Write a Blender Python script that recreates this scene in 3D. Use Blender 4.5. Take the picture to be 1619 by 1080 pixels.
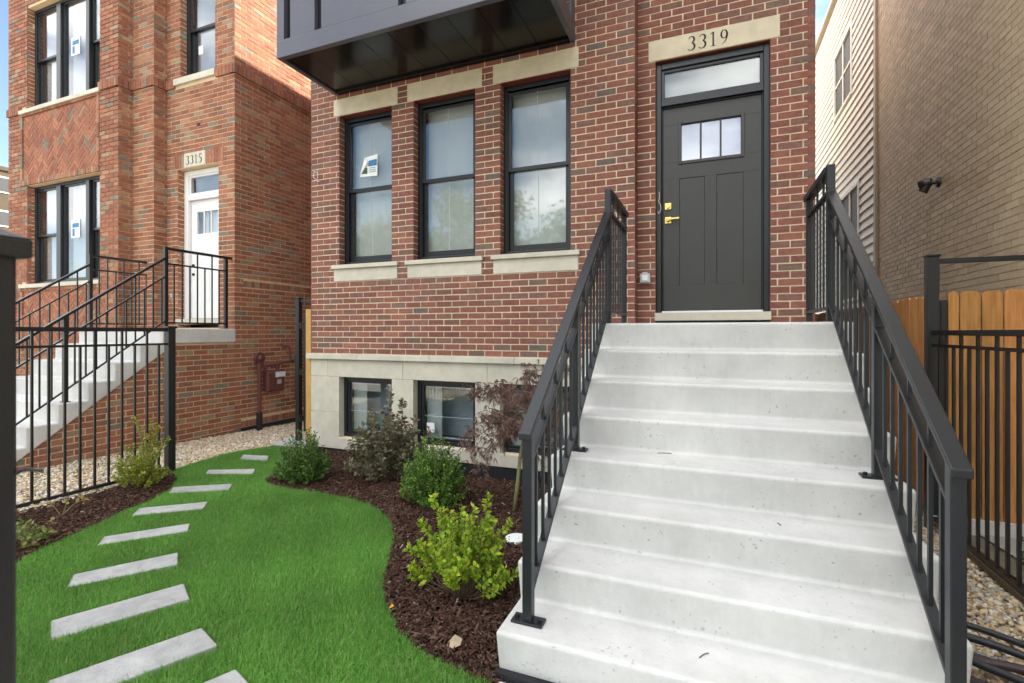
import bpy, bmesh, math, random
import numpy as np
from mathutils import Vector, Matrix
for o in list(bpy.data.objects): bpy.data.objects.remove(o, do_unlink=True)
S = bpy.context.scene
COL = S.collection
R = math.radians
rnd = random.Random(7)
rng = np.random.default_rng(11)

# ------------------------------------------------------------------ camera, sky, sun, exposure
CAM = Vector((4.718, -4.8537, 0.2679)); YAW = -0.3837; FPX = 778.39
cd = bpy.data.cameras.new('camera'); cam = bpy.data.objects.new('camera', cd); COL.objects.link(cam)
cam.location = CAM; cam.rotation_euler = (R(90), 0, -YAW)
cd.sensor_width = 36; cd.lens = FPX / 1619 * 36; cd.shift_y = -15.03 / 1619
cd.clip_start = 0.05; cd.clip_end = 2000
cd.dof.use_dof = True; cd.dof.focus_distance = 5.2; cd.dof.aperture_fstop = 5.6
S.camera = cam
SUN_EL, SUN_AZ = 54.0, 35.0            # azimuth from +X towards +Y
w = bpy.data.worlds.new('World'); S.world = w; w.use_nodes = True
nt = w.node_tree; nt.nodes.clear()
sky = nt.nodes.new('ShaderNodeTexSky'); sky.sky_type = 'NISHITA'; sky.sun_disc = False
sky.sun_elevation = R(SUN_EL); sky.sun_rotation = R(90 - SUN_AZ)
sky.air_density = 1.0; sky.dust_density = 0.5; sky.ozone_density = 1.0; sky.altitude = 180
bg = nt.nodes.new('ShaderNodeBackground'); bg.inputs[1].default_value = 0.068
wo = nt.nodes.new('ShaderNodeOutputWorld')
tc = nt.nodes.new('ShaderNodeTexCoord'); cm = nt.nodes.new('ShaderNodeMapping'); cm.inputs['Scale'].default_value = (1, 1, 2.2); cm.inputs['Location'].default_value = (3.1, .4, 0)
cn = nt.nodes.new('ShaderNodeTexNoise'); cn.inputs['Scale'].default_value = 2.1; cn.inputs['Detail'].default_value = 7; cn.inputs['Roughness'].default_value = .56
cr = nt.nodes.new('ShaderNodeMapRange'); cr.interpolation_type = 'SMOOTHSTEP'; cr.inputs[1].default_value = .40; cr.inputs[2].default_value = .64; cr.inputs[3].default_value = .0; cr.inputs[4].default_value = .95
cx_ = nt.nodes.new('ShaderNodeMix'); cx_.data_type = 'RGBA'; cx_.inputs[7].default_value = (6.6, 6.7, 6.9, 1)
nt.links.new(tc.outputs['Generated'], cm.inputs[0]); nt.links.new(cm.outputs[0], cn.inputs['Vector']); nt.links.new(cn.outputs['Fac'], cr.inputs[0])
sx_ = nt.nodes.new('ShaderNodeSeparateXYZ'); nt.links.new(tc.outputs['Generated'], sx_.inputs[0])
cl_ = nt.nodes.new('ShaderNodeMapRange'); cl_.inputs[1].default_value = 0; cl_.inputs[2].default_value = 1; cl_.inputs[3].default_value = .38; cl_.inputs[4].default_value = 1.14   # overcast layer: three times brighter overhead than at the horizon
cs_ = nt.nodes.new('ShaderNodeVectorMath'); cs_.operation = 'SCALE'; cs_.inputs[0].default_value = (25.0, 25.0, 25.2)
nt.links.new(sx_.outputs['Z'], cl_.inputs[0]); nt.links.new(cl_.outputs[0], cs_.inputs['Scale']); nt.links.new(cs_.outputs[0], cx_.inputs[7])
nt.links.new(cr.outputs[0], cx_.inputs[0]); nt.links.new(sky.outputs[0], cx_.inputs[6])
nt.links.new(cx_.outputs[2], bg.inputs[0]); nt.links.new(bg.outputs[0], wo.inputs[0])
sl = bpy.data.lights.new('sun', 'SUN'); sl.energy = 5.0; sl.angle = R(0.5); sl.color = (1, 0.95, 0.87)
sun = bpy.data.objects.new('sun', sl); COL.objects.link(sun)
sd = Vector((math.cos(R(SUN_EL)) * math.cos(R(SUN_AZ)), math.cos(R(SUN_EL)) * math.sin(R(SUN_AZ)), math.sin(R(SUN_EL))))
sun.rotation_euler = sd.to_track_quat('Z', 'Y').to_euler(); sun.location = sd * 40
S.view_settings.view_transform = 'Standard'; S.view_settings.look = 'None'
S.view_settings.exposure = 2.14; S.view_settings.gamma = 1.0
S.view_settings.use_white_balance = True; S.view_settings.white_balance_temperature = 6850; S.view_settings.white_balance_tint = 8

# ------------------------------------------------------------------ materials
MATS = {}
def mat(name, base=(.5, .5, .5), rough=.6, var=.12, scale=6, bump=0.0, bscale=60, spec=.4, metal=0.0, attr=False, translucent=0.0, stretch=(1, 1, 1), speck=0.0, coat=0.0, var2=0.0, streak=0.0):
    m = bpy.data.materials.new(name); m.use_nodes = True; MATS[name] = m
    n = m.node_tree.nodes; l = m.node_tree.links; n.clear()
    out = n.new('ShaderNodeOutputMaterial'); p = n.new('ShaderNodeBsdfPrincipled')
    p.inputs['Roughness'].default_value = rough; p.inputs['Metallic'].default_value = metal
    p.inputs['Specular IOR Level'].default_value = spec; p.inputs['Coat Weight'].default_value = coat
    g = n.new('ShaderNodeNewGeometry'); mp = n.new('ShaderNodeMapping'); mp.inputs['Scale'].default_value = stretch
    l.new(g.outputs['Position'], mp.inputs['Vector'])
    if attr:
        a = n.new('ShaderNodeAttribute'); a.attribute_name = 'Col'; col = a.outputs['Color']
    else:
        a = n.new('ShaderNodeRGB'); a.outputs[0].default_value = (*base, 1); col = a.outputs[0]
    def mul(col, sc, amt, det=6):
        t = n.new('ShaderNodeTexNoise'); t.inputs['Scale'].default_value = sc; t.inputs['Detail'].default_value = det
        t.inputs['Roughness'].default_value = .65
        l.new(mp.outputs[0], t.inputs['Vector'])
        mr = n.new('ShaderNodeMapRange'); mr.inputs[1].default_value = .3; mr.inputs[2].default_value = .7
        mr.inputs[3].default_value = 1 - amt; mr.inputs[4].default_value = 1 + amt
        l.new(t.outputs['Fac'], mr.inputs[0])
        v = n.new('ShaderNodeVectorMath'); v.operation = 'SCALE'
        l.new(col, v.inputs[0]); l.new(mr.outputs[0], v.inputs['Scale'])
        return v.outputs[0]
    if var: col = mul(col, scale, var)
    if var2: col = mul(col, scale * .12, var2, 3)
    if streak:
        mp2 = n.new('ShaderNodeMapping'); mp2.inputs['Scale'].default_value = (14, 14, 1.2); l.new(g.outputs['Position'], mp2.inputs['Vector']); keep = mp; mp = mp2
        col = mul(col, 3.0, streak, 5); mp = keep
    if speck:
        t = n.new('ShaderNodeTexNoise'); t.inputs['Scale'].default_value = 55; t.inputs['Detail'].default_value = 2
        l.new(g.outputs['Position'], t.inputs['Vector'])
        t2 = n.new('ShaderNodeTexNoise'); t2.inputs['Scale'].default_value = 5; l.new(g.outputs['Position'], t2.inputs['Vector'])
        ad = n.new('ShaderNodeMath'); ad.operation = 'MULTIPLY_ADD'; l.new(t2.outputs['Fac'], ad.inputs[0]); ad.inputs[1].default_value = .25; l.new(t.outputs['Fac'], ad.inputs[2])
        mr = n.new('ShaderNodeMapRange'); mr.inputs[1].default_value = .80; mr.inputs[2].default_value = .90
        mr.inputs[3].default_value = 1; mr.inputs[4].default_value = 1 - speck
        l.new(ad.outputs[0], mr.inputs[0])
        v = n.new('ShaderNodeVectorMath'); v.operation = 'SCALE'; l.new(col, v.inputs[0]); l.new(mr.outputs[0], v.inputs['Scale']); col = v.outputs[0]
    l.new(col, p.inputs['Base Color'])
    if bump:
        t = n.new('ShaderNodeTexNoise'); t.inputs['Scale'].default_value = bscale; t.inputs['Detail'].default_value = 5
        l.new(mp.outputs[0], t.inputs['Vector'])
        b = n.new('ShaderNodeBump'); b.inputs['Strength'].default_value = bump; b.inputs['Distance'].default_value = .01
        l.new(t.outputs['Fac'], b.inputs['Height']); l.new(b.outputs[0], p.inputs['Normal'])
    if translucent:
        tr = n.new('ShaderNodeBsdfTranslucent'); l.new(col, tr.inputs['Color'])
        mx = n.new('ShaderNodeMixShader'); mx.inputs[0].default_value = translucent
        l.new(p.outputs[0], mx.inputs[1]); l.new(tr.outputs[0], mx.inputs[2]); l.new(mx.outputs[0], out.inputs[0])
    else: l.new(p.outputs[0], out.inputs[0])
    return m
def glassmat(name, ior=2.2, tint=(.86, .9, .92), rough=0.0):
    m = bpy.data.materials.new(name); m.use_nodes = True; MATS[name] = m
    n = m.node_tree.nodes; l = m.node_tree.links; n.clear()
    out = n.new('ShaderNodeOutputMaterial'); t = n.new('ShaderNodeBsdfTransparent'); t.inputs[0].default_value = (*tint, 1)
    g = n.new('ShaderNodeBsdfGlossy'); g.inputs['Roughness'].default_value = rough; g.inputs[0].default_value = (.95, .97, 1, 1)
    geo = n.new('ShaderNodeNewGeometry'); ns = n.new('ShaderNodeTexNoise'); ns.inputs['Scale'].default_value = 2.2
    l.new(geo.outputs['Position'], ns.inputs['Vector'])
    b = n.new('ShaderNodeBump'); b.inputs['Strength'].default_value = .05; b.inputs['Distance'].default_value = .02
    l.new(ns.outputs['Fac'], b.inputs['Height']); l.new(b.outputs[0], g.inputs['Normal'])
    lw = n.new('ShaderNodeLayerWeight'); lw.inputs['Blend'].default_value = .5
    pw = n.new('ShaderNodeMath'); pw.operation = 'POWER'; l.new(lw.outputs['Facing'], pw.inputs[0]); pw.inputs[1].default_value = 4.5
    f = n.new('ShaderNodeMath'); f.operation = 'MULTIPLY_ADD'; f0 = ((ior - 1) / (ior + 1)) ** 2
    l.new(pw.outputs[0], f.inputs[0]); f.inputs[1].default_value = 1 - f0; f.inputs[2].default_value = f0
    mx = n.new('ShaderNodeMixShader'); l.new(f.outputs[0], mx.inputs[0]); l.new(t.outputs[0], mx.inputs[1]); l.new(g.outputs[0], mx.inputs[2])
    l.new(mx.outputs[0], out.inputs[0]); return m
mat('brick', attr=True, rough=.85, var=.22, scale=22, bump=.5, bscale=90, spec=.2, var2=.13)
mat('tan_brick', attr=True, rough=.55, var=.10, scale=18, bump=.25, bscale=90, spec=.35)
mat('mortar', (.74, .61, .44), .95, .14, 14, .5, 120, .1, var2=.12)
mat('orange_mortar', (.70, .52, .34), .95, .12, 14, .5, 120, .1)
mat('tan_mortar', (.44, .345, .22), .95, .12, 14, .4, 120, .1)
mat('limestone', (.57, .53, .44), .85, .10, 7, .25, 140, .25, var2=.10)
mat('warm_limestone', (.60, .53, .40), .85, .12, 7, .25, 140, .25, var2=.12)
mat('concrete', (.58, .575, .56), .85, .06, 9, .2, 110, .25, speck=.42, var2=.12, streak=.03)
mat('paver', (.39, .39, .385), .9, .16, 14, .4, 120, .2, var2=.2, speck=.35)
mat('membrane', (.014, .015, .018), .6, .3, 20, .4, 60, .4)
mat('black_metal', (.012, .012, .013), .38, .1, 20, .12, 300, .5)
mat('grey_metal', (.008, .0102, .0135), .33, .12, 16, .15, 300, .55)
mat('window_black', (.012, .013, .016), .35, .08, 10, 0, 60, .5)
mat('door_paint', (.040, .039, .038), .42, .06, 5, .06, 200, .5)
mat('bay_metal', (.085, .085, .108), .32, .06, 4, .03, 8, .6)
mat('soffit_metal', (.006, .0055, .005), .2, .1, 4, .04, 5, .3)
mat('white_paint', (.78, .78, .77), .45, .03, 8, 0, 60, .4)
mat('lintel_steel', (.16, .035, .025), .7, .2, 20, .2, 80, .3)
mat('brass', (.75, .58, .20), .25, .05, 20, 0, 60, .5, metal=1)
mat('film', (.47, .49, .46), .6, .06, 3, 0, 60, .3)
mat('white_film', (.40, .405, .43), .6, .04, 3, 0, 60, .3)
mat('room_dark', (.22, .25, .27), .8, .2, 2, 0, 60, .2)
mat('pale_blind', (.36, .41, .44), .7, .06, 3, 0, 60, .2)
mat('seam_film', (.55, .57, .57), .6, .03, 3, 0, 60, .2)
mat('paper', (.85, .85, .84), .7, .03, 30, 0, 60, .2)
mat('blue_ink', (.06, .22, .42), .6, .2, 60, 0, 60, .2)
mat('green_ink', (.05, .13, .08), .6, .3, 60, 0, 60, .2)
mat('numeral_black', (.012, .012, .011), .6, .1, 30, 0, 60, .3)
mat('siding', (.77, .77, .74), .5, .04, 6, .06, 60, .35)
mat('siding_trim', (.34, .28, .21), .5, .05, 6, 0, 60, .35)
mat('screen_dark', (.05, .052, .055), .6, .1, 10, 0, 60, .3)
mat('cedar', attr=True, rough=.7, var=.28, scale=16, bump=.35, bscale=60, spec=.25, stretch=(3, 3, .25))
mat('pine', (.52, .30, .10), .7, .2, 16, .3, 60, .25, stretch=(3, 3, .3))
mat('red_primer', (.12, .040, .036), .55, .25, 22, .3, 70, .4)
mat('rust_worn', (.45, .38, .36), .7, .3, 40, .3, 70, .3)
mat('plastic_grey', (.45, .49, .53), .4, .05, 20, 0, 60, .5)
mat('plastic_white', (.80, .81, .82), .45, .05, 20, 0, 60, .5)
mat('dark_bronze', (.022, .016, .013), .35, .1, 20, 0, 60, .5)
mat('cable_rubber', (.016, .018, .023), .42, .15, 20, .1, 200, .5)
mat('cable_purple', (.045, .028, .032), .45, .15, 20, .1, 200, .5)
mat('mulch', attr=True, rough=.95, var=.25, scale=40, bump=.4, bscale=150, spec=.15)
mat('mulch_soil', (.030, .017, .012), .95, .4, 30, .8, 60, .1)
mat('pebble', attr=True, rough=.75, var=.12, scale=60, bump=.2, bscale=200, spec=.3)
mat('gravel_bed', (.30, .25, .18), .95, .35, 50, .8, 80, .1)
mat('lawn_soil', (.09, .17, .04), .95, .35, 30, .8, 60, .1)
mat('grass', attr=True, rough=.55, var=.10, scale=1.6, spec=.25, translucent=.35)
mat('leaf', attr=True, rough=.45, var=.12, scale=30, spec=.35, translucent=.30)
mat('bark', (.13, .095, .06), .9, .25, 40, .5, 80, .2)
mat('green_bark', (.22, .21, .10), .85, .25, 40, .4, 80, .2)
mat('soil', (.20, .18, .14), .95, .3, 2, .4, 20, .1)
mat('asphalt', (.05, .05, .052), .9, .2, 20, .4, 100, .2)
mat('pavement', (.36, .36, .35), .9, .1, 4, .2, 90, .2)
mat('far_brick', (.075, .058, .043), .9, .15, 3, .2, 10, .2)
mat('roofing', (.10, .10, .10), .9, .15, 3, .2, 10, .2)
mat('pale_curtain', (.6, .62, .66), .7, .05, 3, 0, 60, .2)  # even pale grey cloth colour for the white door's curtain
glassmat('glass', 1.82, (.97, .98, .98), .035); glassmat('dark_glass', 1.85, (.94, .97, .98), .03); glassmat('door_glass', 2.5, (.86, .87, .92), .04)

# ------------------------------------------------------------------ helpers
class MB:
    def __init__(s): s.v = []; s.f = []; s.c = []
    def add(s, vs, fs, c=None):
        b = len(s.v); s.v += [tuple(map(float, x)) for x in vs]; s.f += [tuple(b + i for i in q) for q in fs]
        if c is not None: s.c += [c] * len(vs)
        return s
    def box(s, x0, x1, y0, y1, z0, z1, c=None):
        return s.add([(x0, y0, z0), (x1, y0, z0), (x1, y1, z0), (x0, y1, z0), (x0, y0, z1), (x1, y0, z1), (x1, y1, z1), (x0, y1, z1)],
                     [(0, 3, 2, 1), (4, 5, 6, 7), (0, 1, 5, 4), (1, 2, 6, 5), (2, 3, 7, 6), (3, 0, 4, 7)], c)
    def bar(s, a, b, wx, h, up=(0, 0, 1), c=None):
        a = Vector(a); b = Vector(b); d = (b - a).normalized(); u = Vector(up)
        sd_ = d.cross(u)
        if sd_.length < 1e-4: sd_ = Vector((1, 0, 0))
        sd_.normalize(); u = sd_.cross(d).normalized()
        vs = []
        for p in (a, b):
            for i, j in ((-1, -1), (1, -1), (1, 1), (-1, 1)): vs.append(p + sd_ * (i * wx / 2) + u * (j * h / 2))
        return s.add(vs, [(0, 1, 2, 3), (7, 6, 5, 4), (0, 4, 5, 1), (1, 5, 6, 2), (2, 6, 7, 3), (3, 7, 4, 0)], c)
    def slopebar(s, x, wx, y0, z0, y1, z1, h):   # bar in a plane x = const with vertical end cuts
        vs = [(x + i * wx / 2, y, z + k * h / 2) for (y, z) in ((y0, z0), (y1, z1)) for (i, k) in ((-1, -1), (1, -1), (1, 1), (-1, 1))]
        return s.add(vs, [(0, 1, 2, 3), (7, 6, 5, 4), (0, 4, 5, 1), (1, 5, 6, 2), (2, 6, 7, 3), (3, 7, 4, 0)])
    def prism(s, poly, ax, a0, a1, c=None):       # poly = 2-D points in the two other axes (cyclic order y,z / x,z / x,y)
        n = len(poly)
        def P(p, a): return {'x': (a, p[0], p[1]), 'y': (p[0], a, p[1]), 'z': (p[0], p[1], a)}[ax]
        vs = [P(p, a0) for p in poly] + [P(p, a1) for p in poly]
        return s.add(vs, [tuple(range(n))[::-1], tuple(range(n, 2 * n))] + [(i, (i + 1) % n, n + (i + 1) % n, n + i) for i in range(n)], c)
    def tube(s, path, r, n=8, c=None, cap=True):
        path = [Vector(p) for p in path]; m = len(path); rs = r if isinstance(r, (list, tuple)) else [r] * m
        b = []; prev = None
        for i, p in enumerate(path):
            d = (path[min(i + 1, m - 1)] - path[max(i - 1, 0)]).normalized()
            a = Vector((0, 0, 1)) if abs(d.z) < .9 else Vector((1, 0, 0))
            if prev is not None: a = prev
            e1 = (a - d * a.dot(d))
            if e1.length < 1e-5: e1 = d.orthogonal()
            e1.normalize(); e2 = d.cross(e1); prev = e1
            b += [p + (e1 * math.cos(2 * math.pi * k / n) + e2 * math.sin(2 * math.pi * k / n)) * rs[i] for k in range(n)]
        fs = [(i * n + k, i * n + (k + 1) % n, (i + 1) * n + (k + 1) % n, (i + 1) * n + k) for i in range(m - 1) for k in range(n)]
        if cap: fs += [tuple(range(n))[::-1], tuple((m - 1) * n + k for k in range(n))]
        return s.add(b, fs, c)
    def ring(s, x0, x1, z0, z1, wd, y0, y1, wb=None, wt=None):  # rectangular frame in a plane y = const
        wb = wd if wb is None else wb; wt = wd if wt is None else wt
        s.box(x0, x0 + wd, y0, y1, z0, z1); s.box(x1 - wd, x1, y0, y1, z0, z1)
        s.box(x0 + wd, x1 - wd, y0, y1, z0, z0 + wb); s.box(x0 + wd, x1 - wd, y0, y1, z1 - wt, z1); return s
    def mesh(s, name):
        m = bpy.data.meshes.new(name); m.from_pydata(s.v, [], s.f)
        if s.c:
            a = m.color_attributes.new('Col', 'FLOAT_COLOR', 'POINT')
            a.data.foreach_set('color', np.array([(*q, 1) for q in s.c], 'f').ravel())
        m.update(); return m
    def build(s, name, mt, parent=None, bevel=0, smooth=False, seg=2):
        return link(name, s.mesh(name), mt, parent, bevel, smooth, seg)
def link(name, me, mt, parent=None, bevel=0, smooth=False, seg=2):
    if mt and not me.materials: me.materials.append(MATS[mt])
    o = bpy.data.objects.new(name, me); COL.objects.link(o)
    if parent is not None: setp(o, parent)
    if smooth:
        me.polygons.foreach_set('use_smooth', [True] * len(me.polygons))
    if bevel:
        b = o.modifiers.new('bevel', 'BEVEL'); b.width = bevel; b.segments = seg; b.limit_method = 'ANGLE'; b.angle_limit = R(35)
    return o
WM = {}
def setp(o, parent):
    o.parent = parent
    o.matrix_parent_inverse = WM.get(parent.name, Matrix.Identity(4)).inverted()
def tag(o, label=None, cat=None, group=None, kind=None):
    if label: o['label'] = label
    if cat: o['category'] = cat
    if group: o['group'] = group
    if kind: o['kind'] = kind
    return o
def thing(name, label, cat, loc=(0, 0, 0), group=None):
    o = bpy.data.objects.new(name, None); COL.objects.link(o); o.location = loc; o.empty_display_size = .2
    WM[o.name] = Matrix.Translation(loc)
    return tag(o, label, cat, group)
def batch(name, V, F, mt, parent=None, C=None, smooth=False):   # big numpy mesh: V (n,3), F (m,k)
    me = bpy.data.meshes.new(name); k = F.shape[1]
    me.vertices.add(len(V)); me.vertices.foreach_set('co', V.astype('f').ravel())
    me.loops.add(F.size); me.loops.foreach_set('vertex_index', F.astype('i').ravel())
    me.polygons.add(len(F)); me.polygons.foreach_set('loop_start', np.arange(0, F.size, k, dtype='i'))
    try: me.polygons.foreach_set('loop_total', np.full(len(F), k, 'i'))
    except Exception: pass
    if smooth: me.polygons.foreach_set('use_smooth', [True] * len(F))
    if C is not None:
        a = me.color_attributes.new('Col', 'FLOAT_COLOR', 'POINT')
        a.data.foreach_set('color', np.concatenate([C, np.ones((len(C), 1))], 1).astype('f').ravel())
    me.update(calc_edges=True)
    return link(name, me, mt, parent)
def scatter(name, tv, tf, pos, rot, scl, col, mt, parent=None, smooth=False):
    # tv (k,3) template; rot (n,3,3); scl (n,3); col (n,3)
    n = len(pos); k = len(tv)
    V = np.einsum('nij,nkj->nki', rot, tv[None] * scl[:, None, :]) + pos[:, None, :]
    F = (tf[None] + (np.arange(n) * k)[:, None, None]).reshape(-1, tf.shape[1])
    return batch(name, V.reshape(-1, 3), F, mt, parent, np.repeat(col, k, 0), smooth)
def rotmats(rx, ry, rz):
    cx, sx, cy, sy, cz, sz = np.cos(rx), np.sin(rx), np.cos(ry), np.sin(ry), np.cos(rz), np.sin(rz)
    o = np.zeros_like(cx); i = np.ones_like(cx)
    X = np.stack([i, o, o, o, cx, -sx, o, sx, cx], -1).reshape(-1, 3, 3)
    Y = np.stack([cy, o, sy, o, i, o, -sy, o, cy], -1).reshape(-1, 3, 3)
    Z = np.stack([cz, -sz, o, sz, cz, o, o, o, i], -1).reshape(-1, 3, 3)
    return Z @ Y @ X
def inpoly(P, poly):
    x, y = P[:, 0], P[:, 1]; r = np.zeros(len(P), bool); n = len(poly)
    for i in range(n):
        x1, y1 = poly[i]; x2, y2 = poly[(i + 1) % n]
        if y1 == y2: continue
        r ^= ((y1 > y) != (y2 > y)) & (x < (x2 - x1) * (y - y1) / (y2 - y1) + x1)
    return r
def G(y): return -1.165 - .03 * np.maximum(y, -5.0)
FWD = Vector((math.sin(YAW), math.cos(YAW), 0)); RGT = Vector((math.cos(YAW), -math.sin(YAW), 0))
def seen(p):   # share of the photograph a piece takes, to decide which pieces become objects of their own
    d = Vector(p) - CAM; wz = d.dot(FWD)
    if wz < .2: return 0
    u = 809.5 + FPX * d.dot(RGT) / wz; v = 525 - FPX * d.z / wz
    return 0 if (u < -5 or u > 1624 or v < -5 or v > 1085) else 1 / wz ** 2

# ------------------------------------------------------------------ brickwork
COURSE, MODULE, JT = .0684, .2032, .0122
PAL_MAIN = [(.245, .100, .077), (.215, .090, .071), (.270, .112, .082), (.230, .096, .076), (.205, .106, .086), (.180, .118, .098), (.21, .108, .088), (.145, .115, .102)]
W_MAIN = [5, 5, 4, 5, 3, 1.5, 2.5, .35]
PAL_LEFT = [(.295, .118, .074), (.335, .138, .084), (.265, .110, .074), (.335, .162, .10), (.36, .20, .125), (.25, .130, .092), (.30, .215, .145), (.20, .18, .145)]
W_LEFT = [5, 5, 4, 3, 2, 2.5, 1.6, 1.0]
PAL_TAN = [(.53, .415, .265), (.505, .39, .245), (.56, .44, .285), (.485, .375, .24), (.54, .425, .285), (.46, .355, .225)]
W_TAN = [4, 4, 3, 3, 2, 1.5]
class Bricks:
    def __init__(s, pal, wts, mt): s.b = []; s.pal = pal; s.w = wts; s.mt = mt; s.poly = MB()
    def one(s, x, y, z, th, ln, h, dp=.06, score=1.0):
        if ln < .012: return
        ci = rnd.choices(range(len(s.pal)), s.w)[0]
        s.b.append((x, y, z, th, round(ln, 3), round(h, 4), dp, ci, score))
    def lay(s, ox, oy, th, s0, s1, z0, rows, openings=(), phase=0.0, proud=0.0, lim=None, skip=None, course=COURSE, hide=None):
        d = (math.cos(th), math.sin(th)); nrm = (math.sin(th), -math.cos(th))
        for r in range(rows):
            za, zb = z0 + r * course, z0 + (r + 1) * course; zm = (za + zb) / 2
            a0, a1 = (s0, s1) if lim is None else lim(za, zb)
            cuts = sorted([(o[0], o[1]) for o in openings if o[2] - .2 * course < zm < o[3] + .2 * course])
            iv = []; cur = a0
            for (c0, c1) in cuts:
                if c0 > cur: iv.append((cur, min(c0, a1)))
                cur = max(cur, c1)
            if cur < a1: iv.append((cur, a1))
            off = phase + (MODULE / 2 if r % 2 else 0)
            for (p, q) in iv:
                if q - p < .02: continue
                k = math.floor((p - off) / MODULE); e = [p]
                while True:
                    k += 1; t = off + k * MODULE
                    if t >= q - .001: break
                    if t > p + .028 and t < q - .028: e.append(t)
                e.append(q)
                for i in range(len(e) - 1):
                    a = e[i] + (JT / 2 if i > 0 else 0); b = e[i + 1] - (JT / 2 if i < len(e) - 2 else 0)
                    m = (a + b) / 2; pr = proud + rnd.uniform(0, .0025)
                    x, y = ox + d[0] * m + nrm[0] * pr, oy + d[1] * m + nrm[1] * pr
                    sc = seen((x, y, zm)) * (b - a) * abs(nrm[0] * (CAM.x - x) + nrm[1] * (CAM.y - y)) / max(.1, math.hypot(CAM.x - x, CAM.y - y))
                    if hide and hide(x, y, zm): sc = 0
                    s.one(x, y, zm + rnd.uniform(-.0008, .0008), th + rnd.gauss(0, .003), b - a, course - JT, .06, sc)
    def rowlock(s, ox, oy, th, s0, s1, z0, z1, pitch=.0677, proud=.012):
        d = (math.cos(th), math.sin(th)); nrm = (math.sin(th), -math.cos(th)); n = max(1, round((s1 - s0) / pitch)); pt = (s1 - s0) / n
        for i in range(n):
            m = s0 + (i + .5) * pt; pr = proud + rnd.uniform(0, .003)
            x, y = ox + d[0] * m + nrm[0] * pr, oy + d[1] * m + nrm[1] * pr
            sc = seen((x, y, (z0 + z1) / 2)) * pt * .6
            s.one(x, y, (z0 + z1) / 2, th, pt - .009, z1 - z0 - .009, .06 + proud, sc)
    def finish(s, parent, n=300, stuffname='brickwork'):
        order = sorted(range(len(s.b)), key=lambda i: -s.b[i][8]); top = set(i for i in order[:n] if s.b[i][8] > 0)
        cache = {}; mb = s.poly
        for i, (x, y, z, th, ln, h, dp, ci, sc) in enumerate(s.b):
            if i in top:
                key = (round(ln * 200), round(h * 500), ci)
                if key not in cache:
                    q = MB().box(-ln / 2, ln / 2, 0, dp, -h / 2, h / 2, s.pal[ci]); me = q.mesh('brick'); me.materials.append(MATS[s.mt]); cache[key] = me
                o = bpy.data.objects.new('brick', cache[key]); COL.objects.link(o); o.location = (x, y, z); o.rotation_euler = (0, 0, th); setp(o, parent)
            else:
                c, sn = math.cos(th), math.sin(th); j = rnd.uniform(.88, 1.12); col = tuple(q * j for q in s.pal[ci])
                vs = [(x + c * a - sn * b, y + sn * a + c * b, z + k) for (a, b, k) in ((-ln/2, 0, -h/2), (ln/2, 0, -h/2), (ln/2, dp, -h/2), (-ln/2, dp, -h/2), (-ln/2, 0, h/2), (ln/2, 0, h/2), (ln/2, dp, h/2), (-ln/2, dp, h/2))]
                mb.add(vs, [(0, 3, 2, 1), (4, 5, 6, 7), (0, 1, 5, 4), (1, 2, 6, 5), (3, 0, 4, 7)], col)
        if mb.v: tag(mb.build(stuffname, s.mt, parent), kind='stuff')
def wallboxes(mb, ox, oy, th, s0, s1, z0, z1, openings, rec=.0035, thick=.2):
    """backing wall minus rectangular openings, in the wall's own frame"""
    ss = sorted(set([s0, s1] + [min(max(o[i], s0), s1) for o in openings for i in (0, 1)])); zs = sorted(set([z0, z1] + [min(max(o[i], z0), z1) for o in openings for i in (2, 3)]))
    c, sn = math.cos(th), math.sin(th)
    for zi in range(len(zs) - 1):
        run = None
        for si in range(len(ss)):
            solid = False
            if si < len(ss) - 1:
                m, k = (ss[si] + ss[si+1]) / 2, (zs[zi] + zs[zi+1]) / 2
                solid = not any(o[0] < m < o[1] and o[2] < k < o[3] for o in openings)
            if solid and run is None: run = ss[si]
            if not solid and run is not None:
                a, b = run, ss[si]
                P = [(a, rec), (b, rec), (b, rec + thick), (a, rec + thick)]
                vs = [(ox + c * p - sn * q, oy + sn * p + c * q, k) for k in (zs[zi], zs[zi+1]) for (p, q) in P]
                mb.add(vs, [(0, 3, 2, 1), (4, 5, 6, 7), (0, 1, 5, 4), (1, 2, 6, 5), (2, 3, 7, 6), (3, 0, 4, 7)])
                run = None
    return mb
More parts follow.
